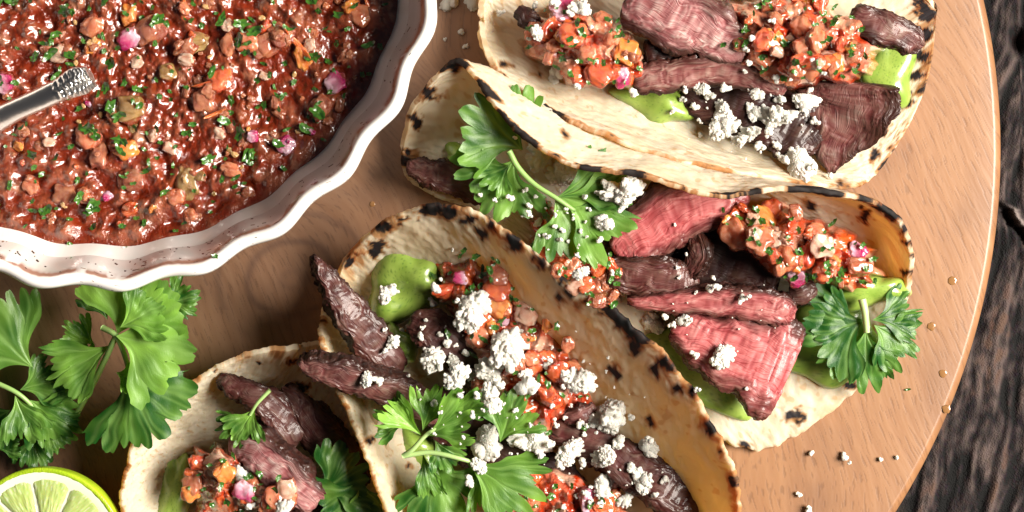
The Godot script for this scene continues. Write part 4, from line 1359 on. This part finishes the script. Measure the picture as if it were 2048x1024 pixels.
func build_cheese() -> void:
	for k in 5:
		crumbs.append(crumb_mesh(700 + k, 5, 230))
	for k in 7:
		crumbs.append(crumb_mesh(720 + k, 3, 40))
	rng.seed = 9
	# each of these is told apart by where it lies
	for q in [[1108, 156, 42, "white cheese lump at the lower left of the top taco's salsa"], [1078, 66, 32, "oval cheese crumb on the shaded left salsa of top taco"], [1268, 184, 30, "cheese crumb on bright guacamole in the top taco"],
		[1596, 316, 84, "largest cheese clump at the lower edge of top taco"], [1452, 252, 74, "big cream cheese clump left in the top taco's pile"], [1486, 206, 60, "round cream cheese clump in the middle of top taco's pile"], [1543, 240, 62, "cheese clump right of centre in top taco's pile"], [1608, 208, 50, "cheese clump beside the pointed dark steak slice"],
		[1085, 312, 74, "pale cheese clump under the folded flap of second taco"], [1132, 352, 82, "largest pale cheese clump by the stem in second taco"], [1246, 392, 78, "square cheese clump on the right leaf of second taco"], [1214, 448, 46, "upright cheese clump on the lower leaf of second taco"],
		[1312, 652, 56, "cheese clump between front taco's flap and pink steak"], [1444, 706, 58, "lone cheese clump on the largest pink steak slice"], [1362, 642, 34, "cheese crumb at the left end of the largest pink steak"], [1390, 710, 24, "little round cheese crumb beside the lone clump on pink steak"],
		[770, 584, 44, "cheese clump on the smooth guacamole dollop of front taco"], [940, 614, 84, "wide cheese clump beside red salsa in the front taco"], [1008, 690, 96, "largest tall cheese clump in the middle of front taco"], [985, 745, 60, "cheese clump below the tallest one in the front taco"], [862, 712, 62, "cheese clump left of the red tomato strip end"], [915, 760, 56, "cheese clump in a crumbly row above the curly sprig"],
		[978, 800, 62, "narrow cheese clump just above the single leaf"], [1046, 776, 54, "cheese clump right of the narrow one in front taco"], [1152, 768, 68, "cheese clump beside guacamole by the yellow flap"], [1216, 846, 98, "largest right-hand cheese clump near the yellow flap"], [1070, 872, 76, "cheese clump right of the single herb leaf"], [975, 876, 84, "broad cheese clump between sprig and single leaf"],
		[1136, 902, 62, "cheese clump over ridged steak in front taco"], [1212, 915, 62, "cheese clump hanging below the largest right-hand one"], [1205, 965, 56, "lowest cheese clump of the chain in front taco"], [1292, 892, 48, "cheese crumb next to guacamole at the yellow flap"], [1290, 962, 50, "cheese clump on the ridged steak by the flap"], [785, 680, 32, "cheese crumb on the small guacamole dab"], [730, 757, 32, "cheese crumb on the steak slice over the left flap"], [756, 762, 28, "second crumb on the steak slice over the left flap"],
		[478, 944, 44, "bright white cheese lump on the shaded taco's salsa"], [566, 1012, 40, "grey-white cheese lump at the bottom edge of shaded taco"], [500, 1012, 26, "small cheese crumb by the orange piece in shaded taco"],
		[893, 10, 48, "cheese clump on the board beside the dish rim at top"], [945, 8, 46, "cheese clump on the board touching the top taco"], [920, 64, 22, "cheese crumb on the board midway between dish and top taco"], [890, 78, 12, "tiny cheese crumb on the board nearest the dish"], [930, 92, 18, "cheese crumb above the tip of second taco on board"],
		[1622, 907, 20, "leftmost loose cheese crumb of the row on the board"], [1688, 913, 24, "double cheese crumb second in the row on the board"], [1763, 919, 16, "third loose cheese crumb of the row on the board"], [1794, 916, 15, "loose cheese crumb nearest the board's right edge"], [1598, 988, 17, "loose cheese crumb on the board below the row"], [1618, 1020, 24, "loose cheese crumb cut by the lower edge of view"]]:
		crumb(q[0], q[1], q[2], q[3], "cheese clumps on the tacos and board")
	crumb(1700, 926, 13, "small half of the double cheese crumb on the board", "cheese clumps on the tacos and board")
	sprinkle([1165, 12, 40, 1110, 4, 26, 1140, 26, 22, 1058, 78, 16, 1182, 55, 14, 1155, 172, 24, 1000, 25, 22, 1070, 10, 24], "small cheese crumb on the left half of the top taco", "crumbs on the left of the top taco")
	sprinkle([1502, 78, 22, 1492, 100, 18, 1500, 126, 22, 1545, 42, 18, 1624, 120, 15, 1638, 136, 12, 1648, 146, 13, 1490, 142, 14, 1552, 158, 24, 1580, 160, 12], "small cheese crumb on the right salsa heap of top taco", "crumbs on the right salsa of the top taco")
	sprinkle([1400, 180, 34, 1390, 215, 26, 1420, 190, 30, 1450, 175, 28, 1370, 180, 20, 1366, 200, 20, 1520, 190, 34, 1510, 225, 36, 1560, 200, 30, 1500, 270, 40, 1480, 285, 34, 1520, 292, 30, 1555, 290, 26, 1580, 262, 20, 1568, 320, 30, 1630, 242, 24, 1702, 238, 18, 1625, 335, 24, 1660, 352, 18, 1400, 268, 18, 1345, 224, 16, 1620, 180, 20, 1540, 265, 30, 1575, 235, 34, 1440, 215, 34], "cheese crumb in the pile on the top taco", "crumbs in the cheese pile of the top taco")
	scatter(22, 1510, 250, 130, 70, 7, 20, "cheese crumb in the pile on the top taco", "crumbs in the cheese pile of the top taco")
	sprinkle([1050, 380, 16, 1020, 395, 22, 990, 400, 14, 1058, 412, 22, 1075, 445, 26, 1060, 430, 16, 1100, 408, 18, 1110, 430, 14, 1125, 460, 16, 1200, 480, 24, 1180, 420, 14, 1240, 420, 20, 960, 390, 14, 1030, 275, 12, 1088, 470, 18, 1120, 480, 16, 1170, 395, 18, 1195, 385, 16, 1160, 545, 34, 1155, 510, 14, 1225, 545, 18], "small cheese crumb on the herbs of second taco", "crumbs on the herbs of the second taco")
	scatter(26, 1110, 450, 100, 70, 6, 15, "small cheese crumb on the herbs of second taco", "crumbs on the herbs of the second taco")
	sprinkle([1420, 580, 30, 1434, 572, 22, 1426, 556, 16, 1355, 535, 12, 1372, 508, 12, 1350, 450, 12, 1392, 585, 12, 1485, 598, 26, 1498, 592, 16, 1330, 632, 20, 1345, 650, 20, 1380, 640, 16, 1492, 778, 14, 1358, 555, 12, 1395, 780, 18], "tiny cheese crumb on the steak of second taco", "crumbs on the steak of the second taco")
	sprinkle([872, 575, 30, 865, 605, 26, 882, 560, 14, 905, 500, 10, 850, 640, 14, 842, 672, 22, 845, 655, 14, 848, 720, 24, 880, 735, 26, 905, 725, 34, 930, 705, 26, 895, 690, 30, 880, 670, 18, 940, 745, 34, 968, 735, 24, 1020, 735, 30, 1050, 745, 32, 1000, 770, 26, 1095, 735, 30, 1100, 720, 20, 1128, 745, 18, 1125, 775, 16, 1112, 850, 18, 1130, 835, 14, 1158, 848, 26, 1170, 870, 18, 1240, 880, 34, 1265, 835, 24, 1240, 810, 20, 1300, 880, 30, 1330, 960, 22, 1310, 990, 20, 1170, 985, 22, 1125, 1015, 18, 1250, 1005, 34, 1120, 930, 26, 1165, 925, 30, 1100, 890, 24, 940, 962, 30, 962, 930, 36, 866, 808, 26, 945, 830, 20, 955, 790, 24, 920, 790, 22, 1030, 820, 18, 915, 600, 20, 770, 700, 20, 803, 660, 14, 770, 660, 14, 1260, 935, 26, 1200, 985, 34, 1080, 905, 30, 1022, 890, 18], "cheese crumb scattered over the filling of front taco", "crumbs over the filling of the front taco")
	scatter(56, 1030, 780, 220, 130, 6, 17, "cheese crumb scattered over the filling of front taco", "crumbs over the filling of the front taco")
	scatter(34, 1050, 790, 250, 150, 4, 7, "", "")
	scatter(14, 1450, 640, 120, 110, 4, 7, "", "")
	scatter(16, 1500, 260, 160, 90, 4, 7, "", "")
	scatter(18, 1220, 960, 110, 60, 6, 17, "cheese crumb scattered over the filling of front taco", "crumbs over the filling of the front taco")

# ------------------------------------------------------------------ lime and drops
func build_lime() -> void:
	var R := 0.0222
	var c := at(92.0, 1092.0, 19.0)
	var root := thing("lime_half", "juicy cut lime half with green rind in the lower left corner", "lime", c)
	var tilt := Basis(Vector3(0.75, 0, 0.66).normalized(), 0.20)
	var n := noise(801, 1.0, 3)
	var g := Geo.new()
	var na := 160
	# rind: rounded cup with a narrow rim
	for k in 26:
		var f := float(k) / 25.0
		var r := R * (0.93 + 0.07 * ss(0.0, 0.15, f)) if f < 0.15 else R * cos((f - 0.15) / 0.85 * PI * 0.5)
		var y := -0.0002 + 0.0004 * sin(f / 0.15 * PI) if f < 0.15 else -R * 0.85 * sin((f - 0.15) / 0.85 * PI * 0.5)
		for i in na:
			var a := TAU * i / na
			var t := clampf(0.5 + 0.5 * n.get_noise_3d(cos(a) * 3.0, f * 4.0, sin(a) * 3.0), 0.0, 1.0)
			g.put(c + tilt * Vector3(cos(a) * r, y, sin(a) * r), lin(0.24, 0.42, 0.015).lerp(lin(0.48, 0.62, 0.025), t))
	g.quads(0, 26, na, false, true)
	part("rind", g, M.rind, root)
	g = Geo.new()
	for k in 12:
		var f := float(k) / 11.0
		for i in na:
			var a := TAU * i / na
			var rag := 1.0 + 0.012 * n.get_noise_2d(a * 9.0, 3.0) * ss(0.8, 1.0, f)
			g.put(c + tilt * Vector3(cos(a) * R * 0.945 * f * rag, 0.0002 - 0.0006 * (1.0 - ss(0.84, 0.93, f)), sin(a) * R * 0.945 * f * rag))
	g.quads(0, 12, na, false, true)
	part("pith", g, M.pith, root, true)
	var segs := 10
	for k in segs:
		var a0 := deg_to_rad(-65.0) + TAU * k / segs
		var a1 := a0 + TAU / segs
		var s := Geo.new()
		var nr := 40
		var nw := 30
		for i in nr + 1:
			var f := float(i) / nr
			for j in nw + 1:
				var w := float(j) / nw
				var inset := 0.0004 + 0.0002 * n.get_noise_1d(k * 9.0 + f * 5.0)
				var r := R * lerpf(0.07, 0.895, f)
				# rounded outer corners
				var corner := pow(absf(2.0 * w - 1.0), 6.0)
				r -= R * 0.035 * corner * f
				var da := inset / maxf(r, 0.001)
				var a := lerpf(a0 + minf(da, 0.3), a1 - minf(da, 0.3), w)
				var ves := n.get_noise_3d(f * 3.5, w * 14.0 + k * 5.0, 2.0)
				var puff := 1.0 - pow(absf(2.0 * w - 1.0), 4.0)
				var y := -0.0003 + 0.0005 * puff * ss(0.0, 0.1, f) * (1.0 - ss(0.93, 1.0, f)) + 0.00018 * ves
				var t := clampf(0.45 + 0.9 * ves, 0.0, 1.0)
				var col := lin(0.42, 0.53, 0.13).lerp(lin(0.62, 0.70, 0.28), t)
				var streak := ss(0.22, 0.5, n.get_noise_3d(f * 5.0, w * 22.0 + k * 3.0, 8.0))
				col = col.lerp(lin(0.74, 0.76, 0.50), streak * 0.7)
				s.put(c + tilt * Vector3(cos(a) * r, y, sin(a) * r), col)
		s.quads(0, nr + 1, nw + 1)
		part("segment", s, M.pulp, root, true)
	lay_disc(92, 1092, 150, 22)

func build_drops() -> void:
	var k := 0
	for q in [[1905, 561, 22, "oily juice drop on the board nearest its right edge"], [1863, 653, 20, "juice drop on the board right of the herb sprig"], [1886, 747, 20, "juice drop on the board between sprig and edge"], [1893, 818, 22, "lowest juice drop near the board's lower right edge"], [1540, 322, 0, ""], [745, 408, 14, "juice drop on the board between dish and second taco"]]:
		if q[2] == 0:
			continue
		var g := Geo.new()
		var r: float = q[2] * 0.4
		var n := noise(900 + k, 1.0, 1)
		k += 1
		for i in 12:
			var f := float(i) / 11.0
			for j in 40:
				var a := TAU * j / 40.0
				var rr := r * sin(f * PI * 0.5) * (1.0 + 0.15 * n.get_noise_2d(cos(a), sin(a)))
				g.put(at(q[0] + cos(a) * rr, q[1] + sin(a) * rr, 0.10 + 0.22 * cos(f * PI * 0.5)))
		g.quads(0, 12, 40, false, true)
		var first := g.v.size()
		for j in 40:
			g.put(g.v[11 * 40 + j] - Vector3(0, 0.00008, 0))
		g.quads(11 * 40, 2, 40, false, true)
		var mid := g.put(at(q[0], q[1], 0.04))
		g.fan(mid, first, 40)
		whole("juice_drop", g, M.juice, q[3], "drop", at(q[0], q[1], 0.0), "juice drops on the board")

func build_herb_bits() -> void:
	for q in [[140, 490, 16, "herb fleck on the dish's inner wall, left of the other two"], [254, 499, 18, "herb fleck on the dish's inner wall, middle of three"], [430, 512, 15, "herb fleck on the dish's inner wall, right of the other two"], [1816, 779, 13, "tiny herb fleck on the board below the dark sprig"]]:
		var mm := top(q[0], q[1])
		var r: float = q[2] * 0.5 / PX
		var o := mesh_node("herb_fleck", chunk("fleck", int(q[2]) % 6), M.fleck)
		o.transform = Transform3D(Basis.from_euler(Vector3(0.1, q[0], 0.1)).scaled_local(Vector3.ONE * r), at(q[0], q[1], mm + 0.3))
		tag(o, q[3], "herb", "chopped herb flecks fallen beside the food")

# ------------------------------------------------------------------
func _ready() -> void:
	var cam := Camera3D.new()
	cam.name = "camera"
	cam.fov = rad_to_deg(2.0 * atan(512.0 / PX / CAM_H))
	cam.near = 0.02
	cam.far = 10.0
	cam.position = Vector3(0, CAM_H, 0)
	cam.rotation = Vector3(-PI / 2, 0, 0)
	cam.current = true
	add_child(cam)
	var env := Environment.new()
	env.background_mode = Environment.BG_COLOR
	env.background_color = Color(0.145, 0.15, 0.165)
	env.tonemap_mode = Environment.TONE_MAPPER_LINEAR
	env.tonemap_exposure = 1.7
	env.sdfgi_enabled = true
	env.ssao_enabled = true
	env.ssil_enabled = true
	var we := WorldEnvironment.new()
	we.name = "environment"
	we.environment = env
	add_child(we)
	# a window to the right of the table, slightly towards its far side
	var key := AreaLight3D.new()
	key.name = "window_light"
	key.area_size = Vector2(0.60, 0.60)
	key.light_energy = 3.6
	key.light_color = Color(1.0, 0.965, 0.92)
	key.shadow_enabled = true
	add_child(key)
	key.look_at_from_position(Vector3(0.90, 0.80, -0.08), Vector3(0.02, 0, 0), Vector3.UP)

	hm.resize(HW * HH)
	hm.fill(0.0)
	materials()
	build_table()
	build_board()
	build_dish()
	build_dish_salsa()
	build_spoon()
	build_tortillas()
	build_fillings()
	build_herbs()
	build_cheese()
	build_lime()
	build_drops()
	build_herb_bits()
